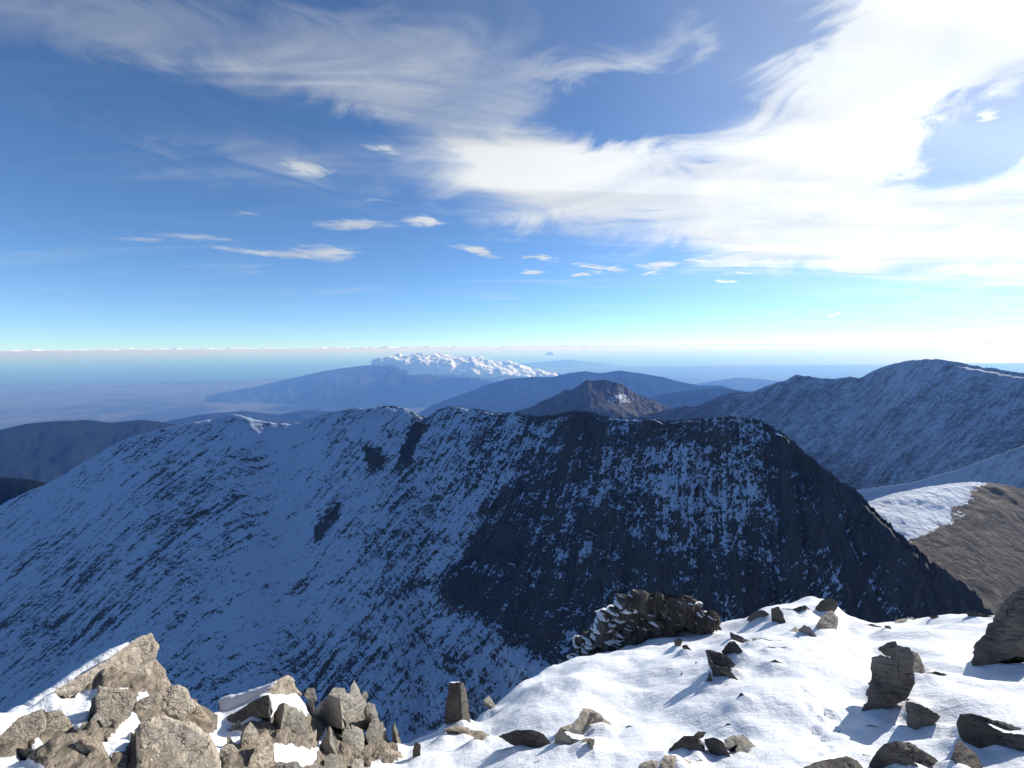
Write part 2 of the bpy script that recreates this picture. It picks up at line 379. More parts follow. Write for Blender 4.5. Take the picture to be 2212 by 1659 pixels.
def hill(name, label, crest, dist, slope, mat, xr, dep, ncol=260, nrow=70, relief=0., rs=800., rough=0.4, seed=1, **kw):
    o = ridge(name, crest, dist, slope, mat, xr, ncol, nrow, dep, relief=relief, relief_scale=rs, rough_crest=rough, seed=seed, crest_scale=1/9., keep=kw.pop('keep', 0.035*dist[0][1]), **kw)
    return tag(o, label, kind='structure')
hill('hill', 'faintest blue range low over the hazy horizon', [(1000, 800), (1060, 792), (1120, 786), (1180, 780), (1230, 776), (1290, 784), (1360, 792), (1460, 800)], [(1000, 68000), (1460, 68000)], [(1000, 9), (1460, 9)], M_farhill, (470, 670), [(1000, 3.6), (1460, 3.6)], relief=500, rs=5000, seed=4)
hill('hill', 'blue wooded range under the white cap of cloud', [(440, 858), (480, 848), (560, 833), (640, 815), (690, 803), (730, 797), (765, 792), (800, 789), (830, 783), (870, 779), (950, 778), (1050, 785), (1140, 797), (1240, 812), (1400, 830)], [(440, 31000), (480, 30000), (1400, 27000)], [(480, 14), (800, 17), (1400, 17)], M_farhill, (205, 640), [(480, 6.0), (560, 6.4), (800, 7.3), (1000, 7.3), (1400, 6.5)], relief=260, rs=2600, seed=6)
hill('hill', 'pale blue far hills right of the long wooded range', [(1380, 838), (1480, 832), (1560, 820), (1590, 815), (1630, 818), (1700, 824), (1800, 832)], [(1380, 26000), (1800, 26000)], [(1380, 10), (1800, 10)], M_farhill, (640, 840), [(1380, 7), (1800, 7)], relief=250, rs=2500, seed=8)
hill('hill', 'dark blue long wooded range beyond the brown peak', [(880, 905), (940, 872), (1000, 851), (1060, 828), (1100, 818), (1150, 814), (1190, 815), (1230, 806), (1265, 802), (1300, 806), (1335, 800), (1380, 806), (1430, 814), (1462, 823), (1510, 833), (1560, 832), (1600, 846), (1680, 852), (1760, 870)], [(880, 15000), (1760, 13000)], [(880, 22), (1760, 22)], M_forest, (400, 830), [(880, 11), (1760, 12)], relief=200, rs=1300, seed=9, nrow=110, ncol=420)
hill('hill', 'blue foothill before the long wooded range', [(1380, 866), (1440, 850), (1500, 842), (1550, 838), (1620, 846), (1680, 850), (1760, 856)], [(1380, 9500), (1760, 9500)], [(1380, 20), (1760, 20)], M_forest, (645, 820), [(1380, 14), (1760, 14)], relief=150, rs=900, seed=10)
hill('hill', 'low dark green forest hills at the edge of the plain', [(300, 925), (380, 905), (450, 893), (530, 888), (600, 895), (660, 886), (760, 890), (900, 897), (980, 905)], [(300, 14000), (980, 15000)], [(300, 13), (980, 13)], M_forest, (130, 460), [(300, 14), (980, 14)], relief=160, rs=1100, seed=12)
hill('hill', 'dark wooded hills below the snowy shoulder', [(-80, 945), (0, 928), (60, 915), (130, 909), (190, 907), (240, 913), (300, 907), (340, 910), (400, 921), (470, 936), (560, 960)], [(-80, 6500), (560, 7500)], [(-80, 20), (560, 20)], M_forest, (-40, 260), [(-80, 24), (560, 24)], relief=110, rs=900, seed=14, nrow=120)
hill('hill', 'dark dry spur at the foot of the dark wooded hills', [(-80, 1020), (0, 1030), (60, 1035), (110, 1045), (170, 1075), (230, 1130)], [(-80, 2200), (230, 1900)], [(-80, 24), (230, 24)], M_forest, (-40, 110), [(-80, 33), (230, 33)], relief=50, rs=300, seed=15, rock=lambda x, y, a, b_: np.full(len(x), 1.2))

# ------------------------------------------------------------------ mountains
def rock_right(x, y, fx, fy):
    v = 0.54 + 0.16*fbm(fx/420., fy/700., oct=4, seed=3)
    v = v + 0.35*sm(y, 930, 1060)*sm(1900-x, -200, 250) + 0.38*sm(1640-x, 0, 170) - 0.12*sm(y, 860, 790)*sm(x, 1850, 1950)
    return v
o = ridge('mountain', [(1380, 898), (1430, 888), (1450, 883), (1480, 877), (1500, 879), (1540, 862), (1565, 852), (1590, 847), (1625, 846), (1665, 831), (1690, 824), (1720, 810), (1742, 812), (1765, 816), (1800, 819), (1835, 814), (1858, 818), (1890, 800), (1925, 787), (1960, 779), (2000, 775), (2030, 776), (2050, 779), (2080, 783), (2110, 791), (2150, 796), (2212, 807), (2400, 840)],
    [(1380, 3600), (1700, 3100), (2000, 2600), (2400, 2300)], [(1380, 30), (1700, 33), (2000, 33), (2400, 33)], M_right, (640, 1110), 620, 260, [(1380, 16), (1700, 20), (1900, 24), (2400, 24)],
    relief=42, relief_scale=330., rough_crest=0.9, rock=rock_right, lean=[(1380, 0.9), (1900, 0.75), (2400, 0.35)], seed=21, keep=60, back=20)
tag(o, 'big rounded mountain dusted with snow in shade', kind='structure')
o = ridge('mountain', [(1060, 915), (1125, 888), (1180, 864), (1230, 841), (1265, 827), (1297, 822), (1325, 826), (1345, 832), (1370, 849), (1400, 862), (1425, 872), (1452, 884), (1500, 905), (1560, 930)],
    [(1060, 4300), (1300, 4300), (1560, 4000)], [(1060, 27), (1560, 27)], M_brown, (490, 720), 300, 120, [(1060, 13), (1560, 13)],
    relief=50, relief_scale=420., rough_crest=0.5, rock=lambda x, y, fx, fy: 1.1 - 0.55*sm(34-np.hypot((x-1340)/1.6, (y-862)*2.2), -8, 22), lean=[(1060, 0.5), (1560, -0.6)], seed=25, back=22)
tag(o, 'small brown peak with one snow patch behind the ridge', kind='structure')

# sunlit spur behind the right end of the ridge: a snowfield, then dry grass
o = ridge('spur', [(1780, 1065), (1850, 1058), (1900, 1052), (1960, 1044), (2000, 1034), (2040, 1022), (2065, 1016), (2100, 1003), (2150, 985), (2212, 962), (2300, 930)],
    [(1780, 1700), (2300, 1500)], [(1780, 27), (2300, 30)], M_right, (815, 1080), 240, 90, [(1780, 27), (2300, 30)], relief=7, relief_scale=90., rough_crest=0.3,
    rock=lambda x, y, fx, fy: 0.05 + 0.1*fbm(fx/60., fy/100., oct=3, seed=5) + 0.22*sm(x, 2050, 2120), seed=31, keep=20, lean=[(1780, .5), (2300, .5)])
tag(o, 'snow dusted spur below the big rounded mountain', kind='structure')
def rock_tan(x, y, fx, fy):
    edge = np.interp(y, [1030, 1050, 1075, 1100, 1125, 1150, 1170, 1190], [2150, 2118, 2100, 2070, 2060, 2010, 1960, 1880])
    edge = edge + 34*fbm(x/26., y/11., oct=5, gain=.6, seed=4)
    return -0.25 + 1.5*sm(x, edge-45, edge+45) + 0.3*fbm(fx/25., fy/60., oct=4, seed=8)
o = ridge('spur', [(1800, 1120), (1870, 1085), (1930, 1066), (2000, 1052), (2060, 1044), (2100, 1041), (2150, 1044), (2212, 1056), (2330, 1085)],
    [(1800, 640), (2000, 760), (2330, 1000)], [(1800, 17), (2330, 20)], M_tanslope, (830, 1090), 420, 260, [(1800, 36), (2330, 40)], relief=4.5, relief_scale=55., rough_crest=0.4,
    rock=rock_tan, seed=35, keep=15, lean=[(1800, -1.2), (2330, -1.0)])
tag(o, 'sunlit spur, white snowfield beside brown dry grass', kind='structure')

# the ridge across the valley
def ell(x, y, cx, cy, rx, ry, rot=0):
    c, s_ = math.cos(R_(rot)), math.sin(R_(rot))
    u = ((x-cx)*c - (y-cy)*s_)/rx; v = ((x-cx)*s_ + (y-cy)*c)/ry
    return np.sqrt(u*u + v*v)
def in_poly(x, y, poly, soft):
    """1 inside, 0 outside, with a soft border of that many sketch pixels"""
    P = np.array(poly, float); Q = np.roll(P, -1, 0)
    inside = np.zeros(len(x), bool); dmin = np.full(len(x), 1e9)
    for (ax, ay), (bx, by) in zip(P, Q):
        cond = ((ay > y) != (by > y)) & (x < (bx-ax)*(y-ay)/(by-ay+1e-12) + ax); inside ^= cond
        t = np.clip(((x-ax)*(bx-ax)+(y-ay)*(by-ay))/((bx-ax)**2+(by-ay)**2), 0, 1)
        dmin = np.minimum(dmin, np.hypot(x-ax-t*(bx-ax), y-ay-t*(by-ay)))
    return sm(np.where(inside, dmin, -dmin), -soft, soft)
def rock_ridge(x, y, fx, fy):
    wx = x + 26*fbm(x/70., y/70., oct=4, seed=41); wy = y + 26*fbm(x/70., y/70., oct=4, seed=47)
    big = fbm(fx/70., fy/130., oct=4, seed=44)
    v = 0.31 + 0.12*big
    v += 0.11*in_poly(wx, wy, [(330, 1010), (470, 960), (560, 990), (590, 1090), (520, 1220), (380, 1330), (250, 1330), (200, 1230), (280, 1120)], 70)
    v += 0.1*in_poly(wx, wy, [(0, 1180), (200, 1150), (260, 1350), (150, 1480), (0, 1500)], 60)
    v -= 0.16*in_poly(wx, wy, [(590, 930), (690, 930), (680, 1100), (560, 1380), (440, 1420), (540, 1200)], 40)
    v += 0.16*in_poly(wx, wy, [(930, 880), (1250, 890), (1150, 1010), (1030, 1090), (930, 1250), (820, 1350), (760, 1250), (850, 1050)], 45)
    v += 0.14*in_poly(wx, wy, [(620, 1400), (900, 1300), (1100, 1350), (1150, 1600), (700, 1600)], 60)
    v += 0.49*in_poly(wx, wy, [(1240, 885), (1330, 905), (1460, 905), (1640, 905), (1760, 985), (1900, 1100), (2050, 1230), (2080, 1330), (1800, 1400), (1300, 1480), (1160, 1430), (1050, 1350), (960, 1300), (940, 1250), (1020, 1180), (1050, 1080), (1140, 1000), (1210, 940)], 24)
    v -= 0.30*in_poly(wx, wy, [(1290, 962), (1400, 955), (1500, 975), (1580, 985), (1650, 1030), (1655, 1085), (1590, 1125), (1500, 1120), (1420, 1090), (1350, 1050), (1300, 1005)], 34)
    v -= 0.16*in_poly(wx, wy, [(1300, 1020), (1420, 1100), (1560, 1130), (1560, 1180), (1400, 1170), (1250, 1110), (1250, 1040)], 28)
    v -= 0.12*in_poly(wx, wy, [(1500, 912), (1650, 915), (1690, 950), (1650, 1000), (1560, 985)], 22)
    v += 0.20*in_poly(wx, wy, [(1650, 960), (1740, 990), (1780, 1100), (1760, 1220), (1690, 1150), (1660, 1050)], 18)
    v -= 0.5*sm(1-ell(wx, wy, 1262, 1190, 42, 14, 62), 0, .5)
    fxn = x + 9*fbm(x/14., y/14., oct=3, seed=61) + 0.4*(wx-x); fyn = y + 9*fbm(x/14., y/14., oct=3, seed=67) + 0.4*(wy-y)
    for cx, cy, rx, ry, rot, w in [(812, 983, 25, 33, 0, .5), (710, 1120, 19, 52, -28, .5), (885, 968, 15, 52, -28, .48), (905, 940, 11, 32, -35, .35), (690, 1150, 12, 20, 0, .4), (1260, 930, 38, 46, 10, .25)]:
        v += w*sm(1-ell(fxn, fyn, cx, cy, rx*1.2, ry*1.2, rot), -.1, .6)
    v += 0.07*in_poly(wx, wy, [(1050, 1130), (1250, 1200), (1500, 1190), (1700, 1180), (1800, 1330), (1300, 1500), (1150, 1430), (960, 1300)], 40)
    # rocks along the crest
    v += 0.25*sm(16-DOWN, 0, 14)*sm(x, 400, 520) - 0.2*sm(12-DOWN, 0, 9)*sm(450-x, 0, 100) + 0.35*sm(34-DOWN, 0, 26)*sm(x, 1640, 1720)
    v += 0.18*in_poly(wx, wy, [(1790, 1150), (1900, 1110), (2160, 1300), (2100, 1340), (1850, 1340)], 40)
    return v
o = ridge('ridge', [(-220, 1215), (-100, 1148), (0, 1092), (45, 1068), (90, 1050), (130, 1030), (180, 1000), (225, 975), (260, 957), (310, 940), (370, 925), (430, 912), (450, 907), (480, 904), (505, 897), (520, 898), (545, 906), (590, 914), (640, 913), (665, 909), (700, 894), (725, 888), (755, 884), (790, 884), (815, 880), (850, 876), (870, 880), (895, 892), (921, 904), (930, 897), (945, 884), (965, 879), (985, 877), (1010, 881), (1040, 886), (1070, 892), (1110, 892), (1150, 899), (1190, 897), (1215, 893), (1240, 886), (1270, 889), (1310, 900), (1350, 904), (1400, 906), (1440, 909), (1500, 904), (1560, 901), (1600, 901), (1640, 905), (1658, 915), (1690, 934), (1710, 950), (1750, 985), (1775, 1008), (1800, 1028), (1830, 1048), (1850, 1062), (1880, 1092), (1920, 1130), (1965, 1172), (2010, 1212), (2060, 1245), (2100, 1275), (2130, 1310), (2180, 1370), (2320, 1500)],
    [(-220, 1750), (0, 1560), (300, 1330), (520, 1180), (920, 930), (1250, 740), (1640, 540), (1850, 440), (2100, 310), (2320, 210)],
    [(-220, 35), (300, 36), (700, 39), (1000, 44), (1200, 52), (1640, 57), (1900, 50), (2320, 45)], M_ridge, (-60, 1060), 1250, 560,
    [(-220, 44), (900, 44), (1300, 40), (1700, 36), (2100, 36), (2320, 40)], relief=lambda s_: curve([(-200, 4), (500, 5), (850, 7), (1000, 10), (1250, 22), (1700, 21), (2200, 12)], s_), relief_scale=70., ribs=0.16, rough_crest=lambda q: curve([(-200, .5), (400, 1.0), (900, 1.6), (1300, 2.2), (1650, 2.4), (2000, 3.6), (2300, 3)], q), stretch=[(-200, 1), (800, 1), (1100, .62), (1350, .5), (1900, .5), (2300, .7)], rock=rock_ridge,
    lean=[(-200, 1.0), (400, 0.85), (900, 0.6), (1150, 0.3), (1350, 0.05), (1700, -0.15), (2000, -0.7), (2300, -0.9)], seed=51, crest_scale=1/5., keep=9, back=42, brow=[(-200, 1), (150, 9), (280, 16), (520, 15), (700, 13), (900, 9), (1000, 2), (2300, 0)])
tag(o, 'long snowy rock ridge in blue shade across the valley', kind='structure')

# ------------------------------------------------------------------ low clouds
mt, T, b, o_ = material('cumulus')
b.inputs['Base Color'].default_value = (0.97, 0.97, 0.97, 1); b.inputs['Roughness'].default_value = 1.0; b.inputs['Specular IOR Level'].default_value = 0
tr = T.new('ShaderNodeBsdfTranslucent'); tr.inputs[0].default_value = (0.95, 0.95, 0.95, 1)
mx = T.new('ShaderNodeMixShader'); mx.inputs[0].default_value = 0.12
T.t.links.new(b.outputs[0], mx.inputs[1]); T.t.links.new(tr.outputs[0], mx.inputs[2]); T.t.links.new(mx.outputs[0], o_.inputs[0])
M_cloud = mt
_bm = bmesh.new(); bmesh.ops.create_icosphere(_bm, subdivisions=3, radius=1); ICO = np.array([v.co[:] for v in _bm.verts]); ICOF = np.array([[v.index for v in f.verts] for f in _bm.faces]); _bm.free()
_bm = bmesh.new(); bmesh.ops.create_icosphere(_bm, subdivisions=2, radius=1); ICO2 = np.array([v.co[:] for v in _bm.verts]); ICOF2 = np.array([[v.index for v in f.verts] for f in _bm.faces]); _bm.free()
def puffs(name, balls, mat, seed=0, ico=None, rough=0.35):
    Vv, Ff, n = [], [], 0
    I, IF = (ICO, ICOF) if ico is None else ico
    for k, (c, rx, ry, rz) in enumerate(balls):
        d = 1 + rough*fbm(I[:, 0]*1.7+k*3.3, I[:, 1]*1.7+k, I[:, 2]*1.7-k, oct=4, gain=.6, seed=seed)
        v = I*d[:, None]*np.array([rx, ry, rz])
        v[:, 2] = np.maximum(v[:, 2], -0.35*rz)
        Vv.append(v+np.array(c)); Ff.append(IF+n); n += len(I)
    return mesh_obj(name, np.vstack(Vv), np.vstack(Ff), mat)
def at(x, y, dist):
    a, t = azdep(x*K, y*K); return np.array([dist*math.sin(a), dist*math.cos(a), -dist*float(t)])
rng = np.random.default_rng(5)
D = 25500.; U = D/FPX/K                      # metres per sketch pixel there
top = [(815, 786), (830, 779), (860, 776), (900, 779), (940, 777), (975, 783), (1010, 782), (1050, 789), (1100, 798), (1140, 803), (1190, 812)]
bot = [(815, 788), (860, 788), (900, 797), (930, 804), (980, 808), (1030, 810), (1080, 818), (1120, 816), (1190, 814)]
balls = []
for k in range(420):
    x = 818 + 372*rng.uniform()**1.1; t_, b_ = curve(top, x), curve(bot, x)
    s_ = rng.uniform(1.6, 5.2)*U*(0.4 + 0.6*min(1, (b_-t_)/22)); y = rng.uniform(min(t_+s_/U*0.55, b_), b_)
    balls.append((at(x, y, D + rng.uniform(-350, 350) - (y-t_)*55), s_*1.5, s_*1.25, s_*0.85))
for k in range(70):
    x = rng.uniform(898, 1132); y = curve([(900, 807), (1000, 808), (1070, 811), (1130, 815)], x); s_ = rng.uniform(1, 2.6)*U
    balls.append((at(x, y, D-1700), s_*1.8, s_, s_*0.6))
o = puffs('cumulus_cloud', balls, M_cloud, 3, ico=(ICO2, ICOF2), rough=0.5)
md = o.modifiers.new('merge', 'REMESH'); md.mode = 'VOXEL'; md.voxel_size = 30; md.use_smooth_shade = True
md = o.modifiers.new('soften', 'SMOOTH'); md.factor = 0.5; md.iterations = 8
tx_ = bpy.data.textures.new('billow', 'CLOUDS'); tx_.noise_scale = 260; tx_.noise_depth = 4
md = o.modifiers.new('billow', 'DISPLACE'); md.texture = tx_; md.texture_coords = 'GLOBAL'; md.strength = 120; md.mid_level = 0.55
tag(o, 'white puffy cloud lying along the top of the blue wooded range', 'cloud')
D = 60000.; U = D/FPX/K
o = puffs('cumulus_cloud', [(at(1190, 765, D), 1.9*U, 2*U, 1.2*U), (at(1187, 765.5, D), 1.5*U, 1.6*U, .9*U), (at(1193, 765.8, D), 1.3*U, 1.6*U, .8*U)], M_cloud, 9)
tag(o, 'tiny lone round cloud over the faintest range', 'cloud')
# sea of cloud on the horizon, beyond the haze
nr, nc = 46, 900
px_ = np.linspace(-30, 1054, nc)[None].repeat(nr, 0); yy = np.linspace(0, 1, nr)[:, None].repeat(nc, 1)
eye = 352 - 9*px_/1024
aa, tt = azdep(px_, eye)
dd = 410000 + 80000*yy
Xc, Yc = dd*np.tan(aa), dd
puff = fbm(Xc/9000., Yc/18000., oct=5, gain=.55, seed=71); puff2 = fbm(Xc/30000., Yc/52000., oct=3, seed=75)
left = sm(620-px_, -200, 300)
Zc = -2740 + 2640*sm(yy, 0, 0.55) + (700 + 1500*left)*np.maximum(puff + 0.2*left, -0.25) + 900*puff2*left - 2500*sm(yy, 0.8, 1.0) + 500*(1-left)
o = mesh_obj('clouds', np.stack([Xc, Yc, Zc], -1).reshape(-1, 3), grid_faces(nr, nc), M_cloud); tag(o, 'low bank of cloud along the sea horizon', kind='stuff')

# ------------------------------------------------------------------ the air between
hz = mesh_obj('haze', [(x, y, z) for x in (-440000, 440000) for y in (-62000, 402000) for z in (SEA-8, 4.0)],
    [[0, 1, 3, 2], [4, 6, 7, 5], [0, 4, 5, 1], [2, 3, 7, 6], [0, 2, 6, 4], [1, 5, 7, 3]], None, smooth=False)
mt = bpy.data.materials.new('haze_air'); mt.use_nodes = True; mt.node_tree.nodes.clear()
pv = mt.node_tree.nodes.new('ShaderNodeVolumePrincipled'); oo = mt.node_tree.nodes.new('ShaderNodeOutputMaterial')
pv.inputs['Color'].default_value = (0.16, 0.37, 1.0, 1); pv.inputs['Density'].default_value = 4.0e-5; pv.inputs['Anisotropy'].default_value = 0.2
pv.inputs['Absorption Color'].default_value = (1, 1, 1, 1)      # air scatters blue most and absorbs nothing
mt.node_tree.links.new(pv.outputs[0], oo.inputs['Volume']); hz.data.materials.append(mt); tag(hz, 'pale blue haze between the mountains and the sea', kind='stuff')
# ------------------------------------------------------------------ the summit underfoot
# rim of the summit as seen (sketch points), its distance, and the ground where the picture begins
RIM = [(-700, 1560), (-300, 1540), (0, 1528), (60, 1522), (150, 1480), (250, 1432), (330, 1424), (380, 1492), (430, 1520), (480, 1518), (560, 1492), (640, 1502), (680, 1560), (780, 1600), (880, 1612), (905, 1598), (960, 1580), (1020, 1556), (1060, 1534), (1090, 1508), (1130, 1474), (1170, 1448), (1240, 1420), (1330, 1397), (1420, 1376), (1480, 1358), (1560, 1352), (1610, 1342), (1650, 1318), (1750, 1302), (1790, 1304), (1830, 1332), (1880, 1347), (1960, 1327), (2050, 1316), (2110, 1322), (2150, 1330), (2212, 1318), (2500, 1300), (3100, 1300)]
RIMD = [(-700, 3.4), (0, 3.9), (300, 4.4), (700, 4.6), (900, 5.0), (1060, 5.9), (1250, 7.6), (1500, 9.6), (1800, 11.5), (2100, 11.0), (2500, 9.0), (3100, 8.0)]
_sk = np.linspace(-250, 2460, 900); _ra, _rt = azdep(_sk*K, curve(RIM, _sk)*K)
_g = np.exp(-0.5*np.linspace(-2.2, 2.2, 121)**2); _g /= _g.sum()
_rts = np.convolve(np.pad(_rt, 60, 'edge'), _g, 'valid')
_rd = np.convolve(np.pad(curve(RIMD, _sk), 40, 'edge'), np.ones(81)/81, 'valid')
def summit_z(x, y, detail=True):
    """height of the snow underfoot (metres, eye level = 0)"""
    x = np.asarray(x, float); y = np.asarray(y, float)
    a = np.arctan2(x, y); r = np.hypot(x, y)
    ac = np.clip(a, _ra[0], _ra[-1])
    rr = np.interp(ac, _ra, _rd); zr = -rr*np.interp(ac, _ra, _rt); zs = -rr*np.interp(ac, _ra, _rts)
    w = sm(np.abs(a), 1.25, 2.3)                                  # behind the walker: an even slope
    rr = rr*(1-w) + 6.0*w; zr = zr*(1-w) + (-3.2)*w; zs = zs*(1-w) + (-3.2)*w
    z0 = -1.72
    k = np.clip(r/rr, 0, None)
    zin = z0 + (zs-z0)*(0.86*k + 0.14*k*k) + (zr-zs)*np.clip(k, 0, 1)**6
    m_ = (zs-z0)/rr*1.14
    over = np.maximum(r-rr, 0)
    z = np.where(k < 1, zin, zr + m_*over - 1.0*over*over/(over+0.55) - 0.15*over)
    if detail:
        z = z + (0.21*fbm(x*0.7, y*0.7, oct=3, seed=81) + 0.05*fbm(x*1.9+y*0.6, y*1.1, oct=3, seed=83))*sm(r, 0.8, 2.5) + 0.014*fbm(x*4.5, y*4.5, oct=3, seed=85)
        for (hx, hy, hr, hh) in HUMPS:
            z = z + hh*np.exp(-((x-hx)**2+(y-hy)**2)/(2*hr*hr))
    return z
HUMPS = []
def ground_hit(px, py):
    """where the line of sight of a picture point meets the snow"""
    d = ray(np.array(px, float), np.array(py, float)); d = d/np.hypot(d[0], d[1])
    r = np.linspace(0.7, 16, 1500); P = d[None]*r[:, None]
    g = P[:, 2] - summit_z(P[:, 0], P[:, 1])
    i = np.argmax(g < 0) if np.any(g < 0) else int(np.argmin(g))
    return P[i]
# snow hummocks and hollows, footprints
_h = []
for hx, hy, hr, hh in [(1210, 1500, .5, .10), (1420, 1480, .55, -.10), (1650, 1520, .6, .12), (1550, 1620, .4, -.07), (1750, 1480, .7, .10), (2040, 1390, .6, .12), (2120, 1540, .4, .10), (2150, 1450, .5, -.12), (1150, 1640, .3, .06), (950, 1640, .3, .05), (1000, 1585, .22, .06)]:
    p_ = ground_hit(hx*K, hy*K); _h.append((p_[0], p_[1], hr, hh))
for hx, hy in [(1770, 1580), (1782, 1570), (1795, 1578), (1760, 1600), (1776, 1612), (1800, 1600), (1745, 1560), (1735, 1530), (1790, 1625), (1770, 1632)]:
    p_ = ground_hit(hx*K, hy*K); _h.append((p_[0], p_[1], .028, -.03)); _h.append((p_[0]+.04, p_[1]+.02, .025, .012))
HUMPS = _h

CROP = {1: (0, 2400, 2.0109), 2: (900, 2500, 2.0109), 3: (1900, 2300, 2.0109), 4: (2900, 2300, 1.8495)}
def pic(crop, pts):
    ox, oy, s_ = CROP[crop]
    return np.array([((ox + x/s_)/4, (oy + y/s_)/4) for x, y in pts])
_gx = np.arange(-60, 1101, 6.0); _gy = np.arange(560, 821, 5.0)
_GX, _GY = np.meshgrid(_gx, _gy); _gd = ray(_GX, _GY); _gd /= np.hypot(_gd[..., 0], _gd[..., 1])[..., None]
GDEP = np.full(_GX.shape, np.nan)                 # ground distance (horizontal) along each line of sight
for r_ in 0.7*(16/0.7)**np.linspace(0, 1, 260):
    under = r_*_gd[..., 2] < summit_z(r_*_gd[..., 0], r_*_gd[..., 1])
    GDEP = np.where(np.isnan(GDEP) & under, r_, GDEP)
def ground_depth(px, py):
    i = np.clip(((np.asarray(px)+60)/6).round().astype(int), 0, len(_gx)-1); j = np.clip(((np.asarray(py)-560)/5).round().astype(int), 0, len(_gy)-1)
    return GDEP[j, i]
mt, T, b, o_ = material('fresh_snow')
p = T.new('ShaderNodeNewGeometry').outputs['Position']
n1 = T.noise(p, 9.0, 5, 0.6, 0.2); n2 = T.noise(p, 70.0, 3, 0.6); n3 = T.noise(T.mapping(p, rot=(0, 0, R_(35)), scale=(1, 3, 1)), 3.0, 4, 0.55, 0.5)
T.put(b.inputs['Base Color'], T.mix(T.step(n1, 0.3, 0.7), (0.76, 0.78, 0.81), (0.84, 0.85, 0.86)))
b.inputs['Roughness'].default_value = 0.55; b.inputs['Specular IOR Level'].default_value = 0.25
b.inputs['Subsurface Weight'].default_value = 0.0
T.put(b.inputs['Normal'], bump(T, T.add(T.mul(n3, 1.4), T.add(T.mul(n1, 0.8), T.mul(n2, 0.35))), 0.55, 0.03))
M_snow = mt
M_ground = None
# slope below the rim: schist with snow in it
M_skirt = mountain_mat('steep_rocky_flank', (0.05, 0.047, 0.043), (0.09, 0.08, 0.07), (0.14, 0.125, 0.105), fine=0.9, scale=3.0, bumpd=0.15)
# flank of the summit running down from there
rs2 = np.concatenate([[16.8], 17*(700/17.)**np.linspace(0.02, 1, 90)])
ga2 = np.linspace(-math.pi, math.pi, 361)
A2, R2 = np.meshgrid(ga2, rs2)
z17 = summit_z(17*np.sin(A2[0]), 17*np.cos(A2[0]))-0.15
Zs = z17[None] - (R2-16.8)*1.15 + 0.06*(R2-16.8)*fbm(R2*np.sin(A2)/18., R2*np.cos(A2)/18., oct=5, seed=91)
o = mesh_obj('flank', np.stack([R2*np.sin(A2), R2*np.cos(A2), Zs], -1).reshape(-1, 3), grid_faces(len(rs2), 361)[:, ::-1].copy(), M_skirt,
    attrs={'rock': np.full(A2.size, .42), 'flow': np.stack([A2*R2, R2*1.5, A2*0], -1).reshape(-1, 3), 'steep': np.full(A2.size, .5)})
tag(o, 'steep rocky flank below the summit', kind='structure')

# ------------------------------------------------------------------ rocks
def rock_mat(name, ca, cb, cc, lichen=0.0, strata=(0.4, 0.2, 1.0), warm=0.3):
    mt, T, b, o_ = material(name)
    co = T.new('ShaderNodeTexCoord').outputs['Object']
    inf = T.new('ShaderNodeObjectInfo')
    off = T.vmath('ADD', co, T.vmath('SCALE', (7.1, 3.3, 5.7), scale=inf.outputs['Random']))
    n1 = T.noise(off, 3.2, 6, 0.62, 0.4); n2 = T.noise(off, 22.0, 5, 0.65, 0.2)
    st = T.noise(T.mapping(off, rot=(0.35, 0.5, 0.3), scale=(2.0, 3.0, 16.0)), 2.2, 5, 0.6, 0.3)
    sp = T.noise(off, 90.0, 2, 0.5)
    c = T.mix(T.step(n1, 0.34, 0.66), ca, cb)
    c = T.mix(T.mul(T.step(st, 0.48, 0.68), 0.55), c, cc)
    c = T.mix(T.mul(T.step(n2, 0.55, 0.72), warm), c, (0.30, 0.185, 0.085))
    if lichen: c = T.mix(T.mul(T.step(T.noise(off, 4.0, 4, 0.6, 0.2), 0.60, 0.70), lichen), c, (0.52, 0.51, 0.47))
    c = T.mix(T.mul(T.step(T.noise(off, 7.0, 5, 0.7, 0.6), 0.40, 0.33), 0.6), c, (0.06, 0.053, 0.045))
    wv = T.vmath('ADD', off, T.vmath('SCALE', T.noise(off, 6.0, 3, 0.6, color=True), scale=0.22))
    vo = T.voronoi(T.mapping(wv, rot=(0.4, 0.3, 0.6), scale=(1.0, 1.0, 2.4)), 3.4, 'DISTANCE_TO_EDGE')
    crk = T.mul(T.step(vo.outputs[0], 0.016, 0.0), T.step(T.noise(off, 2.3, 2), 0.47, 0.6))
    c = T.mix(T.mul(crk, 0.6), c, (0.045, 0.04, 0.035))
    tone = T.math('FRACT', T.mul(inf.outputs['Random'], 7.31))
    c = T.mix(T.mul(T.math('FRACT', T.mul(inf.outputs['Random'], 3.77)), 0.28), c, tuple(sum(cb)/3*k for k in (1.0, 0.97, 0.92)))
    c = T.vmath('SCALE', c, scale=T.mad(tone, 0.36, 0.84))
    T.put(b.inputs['Base Color'], c); b.inputs['Roughness'].default_value = 0.82; b.inputs['Specular IOR Level'].default_value = 0.25
    h = T.add(T.mad(crk, -0.7, T.mul(st, 1.3)), T.add(T.mul(n2, 0.6), T.mul(sp, 0.12)))
    T.put(b.inputs['Normal'], bump(T, h, 1.0, 0.035))
    return mt
M_tan = rock_mat('tan_schist', (0.38, 0.305, 0.215), (0.50, 0.425, 0.32), (0.30, 0.255, 0.20), lichen=0.5, warm=0.3)
M_grey = rock_mat('grey_schist', (0.28, 0.255, 0.21), (0.38, 0.345, 0.28), (0.21, 0.19, 0.16), warm=0.2)
M_dark = rock_mat('dark_schist', (0.075, 0.066, 0.057), (0.17, 0.148, 0.125), (0.045, 0.04, 0.036), warm=0.22)
mt, T, b, o_ = material('snow_and_broken_schist')
p = T.new('ShaderNodeNewGeometry').outputs['Position']
